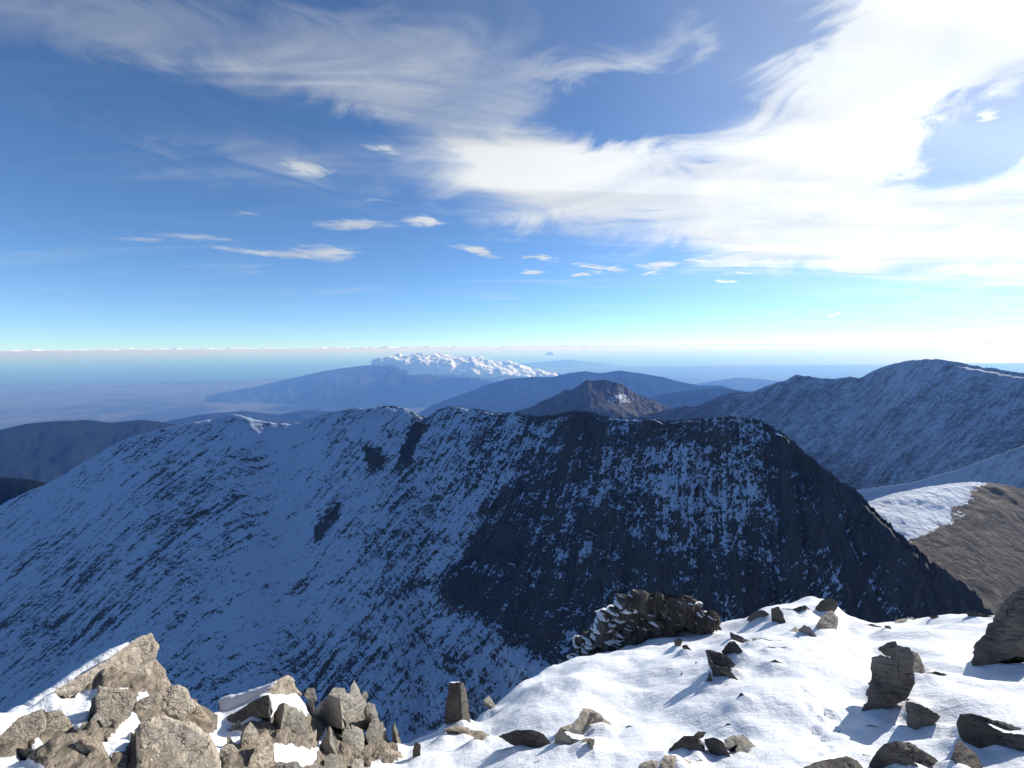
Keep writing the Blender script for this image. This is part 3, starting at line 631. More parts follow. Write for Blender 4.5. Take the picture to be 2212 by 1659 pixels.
n1 = T.noise(p, 9.0, 5, 0.6, 0.2); n2 = T.noise(p, 60.0, 3, 0.6); n3 = T.noise(T.mapping(p, rot=(0, 0, R_(35)), scale=(1, 3.4, 1)), 4.0, 5, 0.6, 0.5)
n5 = T.noise(T.mapping(p, rot=(0.5, 0.3, 0.5), scale=(1, 1, 4)), 12.0, 5, 0.65, 0.4)
snw = T.mix(T.step(n1, 0.3, 0.7), (0.76, 0.78, 0.81), (0.84, 0.85, 0.86))
rk = T.mix(T.step(n5, 0.35, 0.65), (0.10, 0.083, 0.064), (0.29, 0.24, 0.18))
bare = T.step(T.add(T.attr('bare').outputs['Fac'], T.mul(T.sub(n1, 0.5), 0.9)), 0.42, 0.56)
T.put(b.inputs['Base Color'], T.mix(bare, snw, rk))
b.inputs['Roughness'].default_value = 0.6; b.inputs['Specular IOR Level'].default_value = 0.25
hs = T.add(T.mul(n3, 1.3), T.add(T.mul(n1, 1.2), T.mul(n2, 0.3)))
T.put(b.inputs['Normal'], bump(T, T.add(hs, T.mul(bare, T.mul(n5, 4.0))), 0.5, 0.03))
M_ground = mt
M_mid = rock_mat('brown_grey_schist', (0.14, 0.122, 0.10), (0.26, 0.23, 0.19), (0.095, 0.085, 0.072), warm=0.2)
MATS = {'m': M_mid, 't': M_tan, 'g': M_grey, 'd': M_dark, 's': M_snow}
NRM = {'L': (0.74, -0.45, 0.50), 'M': (0.62, -0.58, 0.52), 'R': (0.80, -0.38, 0.45), 'T': (0.15, -0.35, 0.92), 'D': (-0.62, -0.68, 0.36), 'E': (-0.35, -0.85, 0.35), 'U': (0.35, -0.62, 0.70), 'G': (-0.15, -0.62, 0.76)}
def facet(bm_v, bm_f, crop, pts, nrm, anchor=None, thick=0.6, push=0.0, rough=1.0, step=2.5, seed=0, swell=0.0, lift=0.0, settle=True, fixed=None, grow=1.0, bevel=0.02):
    used = 1.0
    """one block of a rock: its seen face is the outline laid on a tilted plane through its foot, with thickness behind and a broken, rough surface"""
    q = pic(crop, pts)
    if grow != 1: q = q.mean(0) + (q-q.mean(0))*grow
    n = np.array(NRM[nrm], float)
    jr = np.random.default_rng(seed+17)
    n = n + jr.normal(0, 0.07, 3); n /= np.linalg.norm(n)
    if anchor is None:
        k = int(np.argmax(q[:, 1])); foot = q[k]
    else: foot = pic(crop, [anchor])[0]
    P0 = ground_hit(foot[0], min(foot[1], 800)); dist = np.linalg.norm(P0)
    P0 = P0*(1 + push/dist)
    vd = P0/np.linalg.norm(P0)
    if n @ vd > -0.35:                      # never edge-on
        n = n - (n @ vd + 0.35)*vd; n /= np.linalg.norm(n)
    # outline with extra points and small breaks
    out = []
    m_ = len(q)
    for i in range(m_):
        a_, b_ = q[i], q[(i+1) % m_]; L = np.hypot(*(b_-a_)); k = max(1, int(L/step))
        nv = np.array([-(b_-a_)[1], (b_-a_)[0]])/max(L, 1e-6)
        for j in range(k):
            t = j/k; w = 0 if j == 0 else 1
            out.append(a_ + (b_-a_)*t + nv*w*jr.normal(0, 0.32)*min(1, L/8))
    out = np.array(out); nb = len(out)
    lo, hi = out.min(0), out.max(0)
    inner = []
    for gy in np.arange(lo[1]+step*0.6, hi[1], step):
        for gx in np.arange(lo[0]+step*0.6, hi[0], step):
            inner.append((gx + jr.uniform(-.3, .3)*step, gy + jr.uniform(-.3, .3)*step))
    inner = np.array(inner) if inner else np.zeros((0, 2))
    if len(inner):
        ins = np.zeros(len(inner), bool); dm = np.full(len(inner), 1e9)
        for i in range(nb):
            ax, ay = out[i]; bx, by = out[(i+1) % nb]
            ins ^= ((ay > inner[:, 1]) != (by > inner[:, 1])) & (inner[:, 0] < (bx-ax)*(inner[:, 1]-ay)/(by-ay+1e-12)+ax)
            t = np.clip(((inner[:, 0]-ax)*(bx-ax)+(inner[:, 1]-ay)*(by-ay))/((bx-ax)**2+(by-ay)**2+1e-12), 0, 1)
            dm = np.minimum(dm, np.hypot(inner[:, 0]-ax-t*(bx-ax), inner[:, 1]-ay-t*(by-ay)))
        keep_ = ins & (dm > step*0.4); inner, dm = inner[keep_], dm[keep_]
    else: dm = np.zeros(0)
    pts2 = np.vstack([out, inner]) if len(inner) else out
    ed = np.concatenate([np.zeros(nb), dm])
    res = geometry.delaunay_2d_cdt([Vector(p_) for p_ in pts2], [(i, (i+1) % nb) for i in range(nb)], [list(range(nb))], 1, 1e-5)
    vv = np.array([v[:] for v in res[0]]); ff = [f for f in res[2] if len(f) == 3]
    orig = np.array([o2[0] if len(o2) else -1 for o2 in res[3]])
    edd = np.where(orig >= 0, ed[np.clip(orig, 0, len(ed)-1)], 0)
    d = ray(vv[:, 0], vv[:, 1]); tt = (P0 @ n)/(d @ n)
    if fixed: tt = tt*fixed; P0 = P0*fixed; dist *= fixed; used = fixed
    elif settle:                              # bring the block forward until its lower border clears the snow
        lowb = (vv[:, 1] > lo[1] + 0.35*(hi[1]-lo[1]))
        gd = ground_depth(vv[lowb, 0], vv[lowb, 1]); hd = np.hypot(d[lowb, 0], d[lowb, 1])*tt[lowb]
        q_ = (gd/hd)[~np.isnan(gd)]
        if len(q_): 
            s2 = used = float(np.clip(np.percentile(q_, 12), 0.80, 1.03)); tt = tt*s2; P0 = P0*s2; dist *= s2
    P = d*tt[:, None]
    size = np.linalg.norm(P.max(0)-P.min(0)); mpp = dist/FPX
    # broken surface: coarse facets plus splinters along the bedding
    bed = np.array([0.35, 0.25, 0.9]); sc = 1.0/max(size, 0.08)
    nz = 0.6*fbm(P[:, 0]*3*sc+seed, P[:, 1]*3*sc, P[:, 2]*3*sc, oct=5, gain=.6, seed=seed) + 0.6*np.round(2.6*fbm(P[:, 0]*2.0*sc+9, P[:, 1]*2.0*sc+seed, P[:, 2]*5*sc, oct=3, seed=seed+5))/2.6
    rim = np.clip(edd/(2.2*step), 0, 1)
    P = P + n[None]*((nz*0.075*rough*size*(0.25+0.75*rim)) + swell*size*np.sqrt(rim))[:, None]
    P = P - n[None]*(bevel*min(size, 30*mpp)*(1-np.clip(edd/5.0, 0, 1))**2)[:, None]
    if lift: P = P + n[None]*lift
    if settle:                              # where its foot hangs free, snow will drift up to it
        low = {}
        for i_ in range(len(vv)):
            if 0 <= orig[i_] < nb:
                b_ = int(vv[i_, 0]//2.5)
                if b_ not in low or vv[i_, 1] > vv[low[b_], 1]: low[b_] = i_
        for i_ in low.values():
            gap = P[i_, 2] - float(summit_z(P[i_, 0], P[i_, 1]))
            if 0.012 < gap < 0.6 and vv[i_, 1] < 772: DRIFT.append((P[i_, 0], P[i_, 1], min(gap, 0.09 if crop < 3 else 0.08), max(0.07, 4.5*mpp)))
    base = len(bm_v); bm_v.extend(P)
    for f in ff: bm_f.append([base+i for i in f])
    # back: the border drawn in towards a point behind
    inv = {}
    for vi, oi in enumerate(orig):
        if 0 <= oi < nb and oi not in inv: inv[int(oi)] = vi
    ring = [inv[i] for i in range(nb) if i in inv]
    cen = P[ring].mean(0); depth = thick*min(size, 1.6*np.sqrt(np.prod(np.maximum(hi-lo, 2)))*mpp)
    bd = 0.75*vd - 0.25*n + np.array([0, 0, -0.30]); bd /= np.linalg.norm(bd)
    prev = [base+i for i in ring]
    for fr, sh in ((0.45, 0.90), (1.0, 0.58)):
        Q = cen + (P[ring]-cen)*sh + bd*depth*fr
        Q = Q + jr.normal(0, 0.015*size, Q.shape)
        nb0 = len(bm_v); bm_v.extend(Q); cur = list(range(nb0, nb0+len(Q)))
        for i in range(len(cur)):
            j = (i+1) % len(cur); bm_f.append([prev[i], prev[j], cur[j]]); bm_f.append([prev[i], cur[j], cur[i]])
        prev = cur
    nb0 = len(bm_v); bm_v.append(cen + bd*depth*1.15)
    for i in range(len(prev)): bm_f.append([prev[i], prev[(i+1) % len(prev)], nb0])
    return used
DRIFT = []
_seed = [100]
def rock(name, label, mat, facets, snow=(), group=None, cat='rock', **kw):
    """one rock, built of one or more blocks, with the snow lying on it as parts"""
    v, f = [], []; fx_ = None
    for fc in facets:
        _seed[0] += 1
        crop, pts, nrm = fc[:3]; opt = dict(kw); opt.update(fc[3] if len(fc) > 3 else {})
        u_ = facet(v, f, crop, pts, nrm, seed=_seed[0], fixed=fx_, **opt); fx_ = fx_ or u_
    v = np.array(v); org = np.array([v[:, 0].mean(), v[:, 1].mean(), v[:, 2].min()])
    o = mesh_obj(name, v-org, f, MATS[mat], smooth=False); o.location = org
    fix_normals(o); tag(o, label, cat, group, 'thing')
    for sn in snow:
        _seed[0] += 1
        v, f = [], []; crop, pts, nrm = sn[:3]
        opt = dict(thick=0.12, rough=0.25, swell=0.03, step=2.6); opt.update(sn[3] if len(sn) > 3 else {})
        facet(v, f, crop, pts, nrm, seed=_seed[0], fixed=fx_, **opt)
        so = mesh_obj('snow_patch', np.array(v)-org, f, M_snow, parent=o, smooth=True); fix_normals(so)
    return o
def fix_normals(o):
    bm = bmesh.new(); bm.from_mesh(o.data); bmesh.ops.recalc_face_normals(bm, faces=bm.faces[:]); bm.to_mesh(o.data); bm.free()

PILE = [(-60, 1545), (40, 1525), (150, 1480), (250, 1430), (335, 1420), (400, 1500), (440, 1525), (500, 1560), (560, 1560), (640, 1520), (680, 1545), (720, 1500), (790, 1560), (860, 1605), (860, 1645), (780, 1660), (740, 1700), (-60, 1700)]
SNOWIN = [(1, [(170,840),(320,750),(420,690),(440,740),(480,770),(560,785),(540,940),(470,880),(330,880),(160,950),(0,1100),(-60,1100),(-60,800)]), (1, [(560,790),(660,735),(800,712),(775,800),(740,800),(720,900),(690,970),(600,1030),(540,950),(470,880)]), (1, [(930,750),(1000,715),(1045,720),(1010,760)]), (1, [(1090,780),(1170,735),(1230,765),(1170,800),(1110,815)]), (1, [(1040,900),(1090,880),(1110,950),(1140,1000),(1040,1120),(1050,1150),(980,1250),(890,1290),(805,1150),(860,1130),(960,1030)]), (1, [(1650,1085),(1800,1040),(1950,1070),(1900,1150),(1810,1170),(1745,1240)]), (1, [(250,1195),(300,1090),(355,1160),(310,1210)]), (1, [(-60,1290),(130,1255),(290,1320),(420,1400),(-60,1420)]),
    (2, [(-60,560),(130,545),(420,440),(350,540),(440,600),(470,555),(640,555),(660,600),(720,620),(760,640),(700,720),(640,715),(480,625),(420,650),(340,740),(100,820),(0,830),(130,900),(120,950),(0,970),(-60,960)]), (2, [(390,950),(500,960),(590,990),(690,1005),(735,975),(820,815),(830,900),(740,1010),(735,1100),(600,1130),(480,1100),(400,1110)]), (2, [(1135,780),(1160,735),(1185,760),(1140,830)]), (2, [(1180,1100),(1240,1090),(1360,1110),(1450,1090),(1480,1150),(1180,1150)])]
# ---- left: tan schist blocks
rock('slab', 'tallest tan slab pointing up at the left, snow along its upper edge', 't', [
    (1, [(420,745),(500,690),(700,575),(850,487),(1000,378),(1090,312),(1140,285),(1220,262),(1240,300),(1283,360),(1262,460),(1230,520),(1210,620),(1215,700),(1100,725),(960,730),(800,722),(660,745),(560,785),(480,770)], 'L', dict(anchor=(800, 760), rough=0.55, thick=0.3)),
    (1, [(1250,470),(1330,555),(1340,610),(1385,690),(1330,750),(1230,745),(1205,650),(1228,530)], 'M', dict(anchor=(1290, 770), push=0.02))],
    snow=[(1, [(170,840),(320,745),(420,685),(520,615),(680,508),(850,405),(1000,343),(1088,318),(1000,385),(850,492),(700,580),(520,690),(430,745),(340,800),(250,880)], 'T', dict(anchor=(800, 740), push=0.0))])
rock('boulder', 'rounded tan boulder under the right shoulder of the tallest slab', 't', [(1, [(1385,695),(1440,685),(1505,720),(1530,790),(1600,850),(1560,885),(1440,975),(1330,945),(1250,850),(1300,760)], 'L', dict(swell=0.05))], grow=1.07)
rock('boulder', 'sloping tan boulder below the rounded one beside the snow', 't', [(1, [(1530,800),(1610,850),(1690,960),(1785,1045),(1660,1080),(1540,990),(1470,965),(1560,870)], 'L', dict(swell=0.04))], grow=1.07)
rock('block', 'grey tan block in the middle of the left pile with snow above it', 't', [(1, [(800,700),(960,722),(1060,722),(1020,790),(1090,800),(1060,880),(1000,960),(960,1030),(850,1135),(780,1060),(740,960),(790,900),(775,800)], 'L', dict(rough=0.7))], grow=1.07)
rock('block', 'small brown block between the middle block and the rounded boulder', 't', [(1, [(1090,860),(1130,800),(1230,765),(1300,745),(1300,800),(1260,870),(1290,920),(1130,995),(1100,930)], 'M')], grow=1.07)
rock('boulder', 'largest tan boulder at the bottom edge with a pale lichen patch', 't', [(1, [(1130,1010),(1220,960),(1330,940),(1440,980),(1540,990),(1620,1060),(1680,1100),(1740,1230),(1770,1400),(1060,1400),(1040,1200),(1090,1090)], 'L', dict(swell=0.05, rough=0.7, thick=.4))], grow=1.07)
rock('block', 'dark shaded sliver left of the largest tan boulder', 'd', [(1, [(945,1351),(975,1270),(1040,1130),(1085,1090),(1080,1180),(1090,1400),(960,1400)], 'D')], grow=1.07)
rock('block', 'streaked tan block at the left picture edge', 't', [(1, [(-60,1150),(0,1105),(160,950),(330,890),(362,980),(350,1060),(270,1120),(230,1200),(100,1230),(0,1280),(-60,1300)], 'L', dict(rough=0.6, thick=.4))], grow=1.07)
rock('block', 'tan block with rounded top beside the streaked block', 't', [(1, [(360,930),(480,890),(540,950),(600,1040),(530,1090),(470,1145),(360,1165),(340,1080),(370,1000)], 'L')], grow=1.07)
rock('block', 'pale wedge of rock below the rounded topped block', 't', [(1, [(440,1170),(570,1090),(640,1160),(720,1230),(640,1300),(560,1310),(450,1345),(350,1320),(420,1240)], 'M')], grow=1.07)
rock('block', 'tan block between the pale wedge and the dark sliver', 't', [(1, [(640,1120),(720,1100),(820,1150),(880,1285),(970,1275),(950,1400),(620,1400),(700,1270),(740,1220)], 'L')], grow=1.07)
rock('stone', 'small pointed tan stone above the pale wedge', 't', [(1, [(610,1065),(660,990),(720,985),(748,1060),(730,1112),(640,1122)], 'M')], grow=1.07)
rock('block', 'dark shaded low rock over the snow in the bottom left corner', 'd', [(1, [(80,1250),(130,1200),(250,1215),(300,1265),(430,1325),(420,1375),(330,1330),(150,1270)], 'E')], grow=1.07)
rock('stone', 'dark narrow stone in the gap left of the middle block', 'd', [(1, [(700,960),(735,800),(785,745),(785,800),(800,890),(745,960),(730,990)], 'D', dict(thick=.4))], grow=1.07)
rock('stone', 'dark crack stone between the middle block and the small pointed stone', 'd', [(1, [(735,1000),(760,940),(800,1000),(855,1130),(800,1140),(760,1070)], 'D', dict(thick=.4))], grow=1.07)
# ---- centre left: broken boulders and blades
rock('boulder', 'peaked tan boulder behind the dark slab, snow running up to it', 't', [(2, [(345,535),(420,440),(510,400),(555,430),(570,490),(628,555),(560,560),(480,565),(430,610),(400,655),(360,610)], 'L')])
rock('slab', 'dark overhanging slab with thick snow on top', 'd', [(2, [(-10,745),(100,690),(220,610),(300,570),(345,560),(352,640),(335,745),(230,735),(100,805),(-10,820)], 'D', dict(thick=.7))],
    snow=[(2, [(-60,600),(0,570),(130,545),(300,490),(415,445),(345,530),(352,560),(250,592),(130,652),(0,735),(-40,720)], 'G', dict(anchor=(200, 680)))])
rock('block', 'cracked tan block with dark vertical fissures', 'g', [(2, [(470,640),(500,630),(560,670),(640,720),(645,860),(580,930),(500,958),(430,950),(440,880),(450,760)], 'R'),
    (2, [(385,720),(430,640),(475,625),(470,700),(448,790),(440,890),(380,915)], 'D'),
    (2, [(475,690),(490,650),(500,700),(490,780),(478,760)], 'D', dict(push=-.02, thick=.3)), (2, [(510,700),(525,690),(522,800),(512,830)], 'D', dict(push=-.02, thick=.3))])
rock('stone', 'small split stone on the snow right of the peaked boulder', 'g', [(2, [(635,565),(665,508),(718,505),(742,600),(727,618),(660,595)], 'M')])
rock('stone', 'small dark stone just below the split stone', 'd', [(2, [(652,645),(690,590),(715,640),(702,715),(660,705)], 'D')])
rock('blade', 'left one of two tan rock blades at the bottom edge', 't', [(2, [(135,925),(160,840),(210,775),(265,850),(270,930),(245,995),(230,1085),(180,1095),(140,1025)], 'L')])
rock('blade', 'right one of two tan rock blades at the bottom edge', 't', [(2, [(245,995),(280,890),(335,845),(375,900),(390,990),(400,1200),(180,1200),(210,1065)], 'L')])
rock('block', 'brown block at the bottom left of the two tan blades', 't', [(2, [(-40,1000),(0,970),(60,955),(110,1010),(90,1080),(50,1200),(-40,1200)], 'M')])
rock('stone', 'tan pyramid stone between the cracked block and the dark spire face', 't', [(2, [(580,988),(640,900),(737,838),(737,972),(690,1004)], 'M')])
rock('stone', 'flat grey stone at the bottom edge on the snow', 'g', [(2, [(475,1112),(530,1098),(592,1102),(640,1200),(490,1200)], 'U')])
rock('spire', 'jagged grey spire, the tallest of the middle rocks', 'g', [
    (2, [(920,600),(965,545),(1003,552),(1015,490),(1045,440),(1080,510),(1095,560),(1147,640),(1142,760),(1132,855),(1060,830),(1000,810),(940,865),(928,780)], 'L', dict(anchor=(1050, 960), rough=.7)),
    (2, [(835,562),(880,500),(960,505),(977,560),(950,605),(850,585)], 'M', dict(anchor=(900, 960))),
    (2, [(700,832),(715,700),(760,620),(850,562),(925,600),(932,700),(938,840),(830,805)], 'D', dict(anchor=(850, 930), rough=.5)),
    (2, [(1098,562),(1130,530),(1149,550),(1138,622),(1110,612)], 'M', dict(anchor=(1110, 960)))])
rock('blade', 'long front blade leaning on the grey spire', 'g', [(2, [(1020,800),(1110,840),(1127,920),(1112,1085),(1080,1055),(1050,960)], 'L', dict(anchor=(1080, 1085)))])
rock('blade', 'pointed blade at the foot of the grey spire', 'g', [(2, [(945,870),(990,790),(1030,850),(1042,950),(1032,1055),(1000,1085),(970,1000),(940,1012)], 'M')])
rock('blade', 'thin pale blade under the dark face of the spire', 'g', [(2, [(835,960),(845,810),(880,860),(900,940),(917,1048),(870,1025)], 'L'), (2, [(760,962),(800,900),(836,812),(838,955),(890,1050),(780,1065)], 'D')])
rock('fin', 'stepped grey fin right of the spire', 'g', [(2, [(1138,645),(1160,620),(1210,640),(1225,700),(1250,780),(1232,890),(1212,1000),(1180,1065),(1155,950),(1130,880),(1180,760),(1148,720)], 'L')])
rock('fin', 'narrow fin leaning against the stepped fin', 'g', [(2, [(1233,885),(1265,770),(1300,860),(1342,1005),(1270,1010),(1230,970)], 'L')])
rock('blade', 'lone thin blade at the right end of the jagged rocks', 'g', [(2, [(1358,785),(1392,870),(1422,960),(1437,1035),(1405,1015),(1375,900)], 'L'), (2, [(1335,840),(1358,785),(1378,900),(1404,1018),(1340,970)], 'D')])
rock('block', 'low pale block at the foot of the fins', 't', [(2, [(1195,1085),(1220,1010),(1330,995),(1420,1020),(1447,1092),(1360,1110),(1240,1098)], 'M', dict(swell=.04))])
rock('stone', 'upright stone at the bottom edge below the thin pale blade', 'g', [(2, [(790,1200),(800,1080),(850,1030),(912,1050),(920,1200)], 'M')])
rock('stone', 'stone at the bottom edge below the long front blade', 'g', [(2, [(1000,1200),(1040,1080),(1112,1072),(1130,1200)], 'L')])
rock('column', 'dark upright column with snow on its flat top', 'd', [
    (2, [(1768,640),(1790,560),(1798,470),(1892,462),(1902,640),(1908,745),(1835,805),(1768,840)], 'E', dict(anchor=(1840, 880), rough=.5)),
    (2, [(1886,462),(1925,465),(1950,560),(1982,785),(1962,815),(1930,795),(1900,745),(1893,600)], 'R', dict(anchor=(1940, 870), rough=.6))],
    snow=[(2, [(1797,515),(1797,458),(1888,453),(1872,497)], 'T', dict(anchor=(1840, 872), push=-.06)), (2, [(1778,610),(1800,572),(1884,543),(1862,580)], 'T', dict(anchor=(1840, 876), push=-.08)), (2, [(1822,805),(1840,760),(1892,738),(1903,795),(1860,815)], 'T', dict(anchor=(1850, 880), push=-.08))])
rock('stone', 'small leaning stone poking from the snow right of the column', 'g', [(2, [(2083,605),(2125,566),(2162,620),(2198,685),(2142,655)], 'R')])
rock('rock', 'flat brown rock bedded in snow in front of the column', 't', [(2, [(1762,835),(1850,800),(1950,820),(2050,870),(2115,892),(2040,925),(1940,905),(1910,865),(1830,840)], 'U', dict(thick=.5))])
rock('stone', 'dark stone half buried in a snow ledge at the gap', 'd', [(2, [(1503,1085),(1510,1000),(1530,940),(1572,960),(1567,1075)], 'E')])
# ---- centre right: rocks in the bright snow
rock('rock', 'long dark undercut rock in the snow beside the honeycombed rock', 'd', [(3, [(180,1295),(340,1245),(470,1250),(550,1280),(590,1330),(612,1358),(540,1412),(420,1398),(260,1342)], 'E', dict(thick=.5))])
rock('rock', 'brown rock at the left end of the long dark undercut rock', 't', [(3, [(-10,1255),(60,1250),(130,1300),(182,1335),(150,1372),(80,1352),(-10,1305)], 'U')])
rock('rock', 'brown honeycombed rock with pitted sides in the middle of the snow', 't', [
    (3, [(700,1222),(780,1200),(830,1150),(870,1068),(930,1075),(1000,1110),(1060,1170),(1162,1242),(1100,1262),(960,1282),(900,1302),(790,1290)], 'U', dict(rough=1.6)),
    (3, [(630,1355),(642,1288),(695,1222),(725,1270),(795,1320),(875,1330),(800,1405),(740,1362)], 'E'),
    (3, [(885,1108),(982,1115),(965,1150),(890,1150)], 'D', dict(anchor=(930, 1270), push=-.05, thick=.2)), (3, [(985,1150),(1030,1160),(1020,1185),(980,1178)], 'D', dict(anchor=(960, 1275), push=-.06, thick=.2)), (3, [(940,1175),(965,1172),(962,1192),(938,1192)], 'D', dict(anchor=(960, 1275), push=-.06, thick=.2))])
rock('block', 'upright brown block standing below the honeycombed rock', 't', [(3, [(862,1325),(900,1310),(925,1330),(935,1400),(915,1485),(873,1500)], 'U'), (3, [(908,1312),(962,1325),(947,1400),(937,1478),(912,1488),(925,1400)], 'D')])
rock('stone', 'thin dark stone flat on the snow right of the honeycombed rock', 'g', [(3, [(1192,1242),(1230,1210),(1282,1215),(1235,1242)], 'G')])
rock('stone', 'little brown stone in the snow near the bottom edge', 't', [(3, [(478,1548),(482,1500),(542,1485),(505,1548)], 'U')])
rock('slab', 'tall dark slab leaning in the snow, its long shadow running down left', 'd', [(3, [(1850,605),(1900,690),(1962,752),(2072,888),(2060,893),(1938,902),(1910,800),(1870,680)], 'D', dict(anchor=(1960, 890))), (3, [(1848,605),(1890,598),(1970,620),(2040,660),(2097,722),(2030,733),(1930,700)], 'G', dict(anchor=(1980, 880))), (3, [(1950,742),(2030,732),(2070,790),(2152,882),(2065,868)], 'E', dict(anchor=(2050, 890)))], )
rock('block', 'hooked dark block behind the tall leaning slab', 'd', [(3, [(1982,612),(2040,540),(2090,530),(2120,570),(2182,640),(2222,695),(2140,685),(2098,605),(2020,603)], 'G')])
rock('stone', 'dark stone with a hooked shadow, upper middle of the snow', 'd', [(3, [(1600,525),(1640,508),(1667,520),(1660,552),(1640,618),(1610,577)], 'E')])
rock('stone', 'thin dark stone just right of the one with the hooked shadow', 'd', [(3, [(1663,568),(1700,558),(1762,620),(1767,642),(1720,638)], 'G')])
rock('stone', 'thin dark stone at the left foot of the tall leaning slab', 'd', [(3, [(1838,862),(1870,830),(1893,768),(1902,850),(1872,935),(1850,905)], 'D')])
rock('stone', 'small dark stone right of the long shadow, upper of two', 'd', [(3, [(2112,985),(2140,945),(2183,987),(2150,995)], 'E')])
rock('stone', 'narrow tilted stone right of the long shadow, lower of two', 'd', [(3, [(2066,1022),(2100,1028),(2143,1092),(2110,1085)], 'G')])
rock('stone', 'flat dark stone above the bottom boulders', 'd', [(3, [(1993,1218),(2030,1190),(2132,1220),(2112,1243),(2040,1248)], 'G')])
rock('stone', 'tiny reddish stone on the snow above the flat dark stone', 't', [(3, [(2148,1172),(2180,1153),(2183,1188)], 'U')])
rock('stone', 'tiny dark stone in the middle of the upper snow', 'd', [(3, [(1533,752),(1580,743),(1592,762),(1545,774)], 'G')])
rock('stone', 'tiny dark stone right of the other in the middle of the upper snow', 'd', [(3, [(1680,765),(1695,755),(1712,768),(1690,774)], 'G')])
rock('stone', 'tiny stone on the rounded snow edge', 'd', [(3, [(612,738),(635,738),(655,754),(630,758)], 'G')])
rock('boulder', 'dark boulder with a pointed top in the bottom boulder group', 'd', [(3, [(1558,1402),(1640,1330),(1680,1295),(1790,1290),(1800,1340),(1850,1420),(1882,1450),(1902,1525),(1760,1505),(1690,1455),(1560,1422)], 'E'), (3, [(1763,1284),(1800,1256),(1862,1265),(1840,1302),(1790,1303)], 'U', dict(anchor=(1800, 1500))), (3, [(1788,1298),(1822,1330),(1872,1442),(1840,1412),(1795,1352)], 'R', dict(anchor=(1850, 1500), push=-.03))])
rock('boulder', 'dark blocky boulder right of the pointed one', 'd', [(3, [(1840,1320),(1920,1308),(1990,1340),(2020,1400),(2057,1472),(1960,1505),(1910,1535),(1890,1450),(1860,1380)], 'D'), (3, [(1930,1312),(1992,1340),(2022,1400),(2058,1472),(1985,1492),(1960,1400)], 'U', dict(push=-.02))])
rock('boulder', 'brown rounded boulder at the bottom edge before the dark pair', 't', [(3, [(1480,1600),(1490,1520),(1530,1450),(1640,1450),(1740,1500),(1780,1600)], 'U', dict(swell=.05))])
rock('boulder', 'low brown boulder at the bottom edge, leftmost of the bottom group', 'g', [(3, [(1270,1600),(1340,1510),(1400,1490),(1470,1495),(1495,1600)], 'U', dict(swell=.05))])
rock('stone', 'small brown stone squeezed before the dark boulders', 't', [(3, [(1768,1502),(1810,1478),(1847,1495),(1842,1545),(1790,1545)], 'U')])
rock('block', 'pale grey angular block right of the bottom boulder group', 'g', [(4, [(-5,1215),(60,1185),(140,1178),(200,1235),(255,1290),(275,1345),(190,1325),(110,1340),(80,1290),(100,1245),(40,1275),(0,1270)], 'U', dict(thick=.4)), (4, [(78,1292),(100,1245),(150,1270),(200,1320),(110,1340)], 'D', dict(push=-.02))])
# ---- right: the rim and the big rocks
rock('rock', 'rock at the left end of the thin ledge', 'd', [(4, [(33,420),(110,450),(205,490),(180,522),(100,512),(45,472)], 'G')])
rock('ledge', 'long thin ledge of rock edging the snow like a kerb', 'g', [(4, [(195,467),(290,470),(400,488),(425,497),(280,497)], 'U'), (4, [(370,482),(560,503),(790,517),(810,554),(560,522),(390,505)], 'E'), (4, [(700,508),(960,540),(1100,537),(1190,518),(1180,548),(1000,562),(780,552)], 'D')], thick=.25)
rock('stone', 'blade shaped stone just below the left end of the thin ledge', 'd', [(4, [(25,525),(70,488),(130,560),(212,630),(180,643),(110,622),(60,545)], 'G')])
rock('stone', 'dark stone left of the oval stone on the snow', 'd', [(4, [(-25,600),(5,588),(62,640),(77,670),(0,674)], 'E')])
rock('stone', 'oval dark stone lying below the thin ledge', 'd', [(4, [(328,642),(370,624),(432,650),(422,670),(350,663)], 'G')])
rock('stone', 'flat sliver of stone in the snow under the thin ledge', 'g', [(4, [(305,530),(470,528),(405,582),(370,562)], 'G')])
rock('rock', 'dark square rock at the left of the snowy knoll on the rim', 'd', [(4, [(160,335),(190,290),(260,258),(300,268),(347,300),(342,362),(310,362),(280,322)], 'E')])
rock('rock', 'dark upright rock in the snowy knoll on the rim', 'd', [(4, [(343,247),(400,233),(432,290),(452,350),(412,392),(370,392),(343,330)], 'E')])
rock('rock', 'dark rock shelf near the top of the snowy knoll', 'd', [(4, [(425,242),(500,250),(590,220),(617,240),(572,272),(520,312),(440,292)], 'G')])
rock('boulder', 'dark round boulder topping the snowy knoll', 'd', [(4, [(668,240),(710,190),(780,170),(832,195),(832,242),(780,278),(720,302),(668,292)], 'D', dict(swell=.05))])
rock('boulder', 'pale grey boulder on the side of the snowy knoll', 'g', [(4, [(678,372),(720,300),(790,258),(842,310),(842,362),(822,443),(740,423),(690,403)], 'U', dict(swell=.04))])
rock('rock', 'right one of two touching grey rocks at the foot of the snowy knoll', 'g', [(4, [(542,402),(590,368),(640,400),(682,457),(600,467),(548,477)], 'E')])
rock('rock', 'left one of two touching grey rocks at the foot of the snowy knoll', 'g', [(4, [(478,412),(520,380),(548,402),(550,440),(500,443)], 'U')])
rock('stone', 'flat dark stone on the rim right of the snowy knoll', 'd', [(4, [(985,377),(1080,358),(1165,385),(1100,412),(1010,403)], 'G')])
rock('stone', 'small upright dark stone on the rim', 'd', [(4, [(1178,372),(1220,375),(1238,410),(1210,433)], 'E')])
rock('stone', 'low brown stone on the rim', 'g', [(4, [(1255,357),(1272,330),(1390,308),(1420,330),(1350,352)], 'U')])
rock('stone', 'thin dark stone lying on the snow near the right rim', 'd', [(4, [(1515,302),(1560,298),(1615,320),(1582,334)], 'G')])
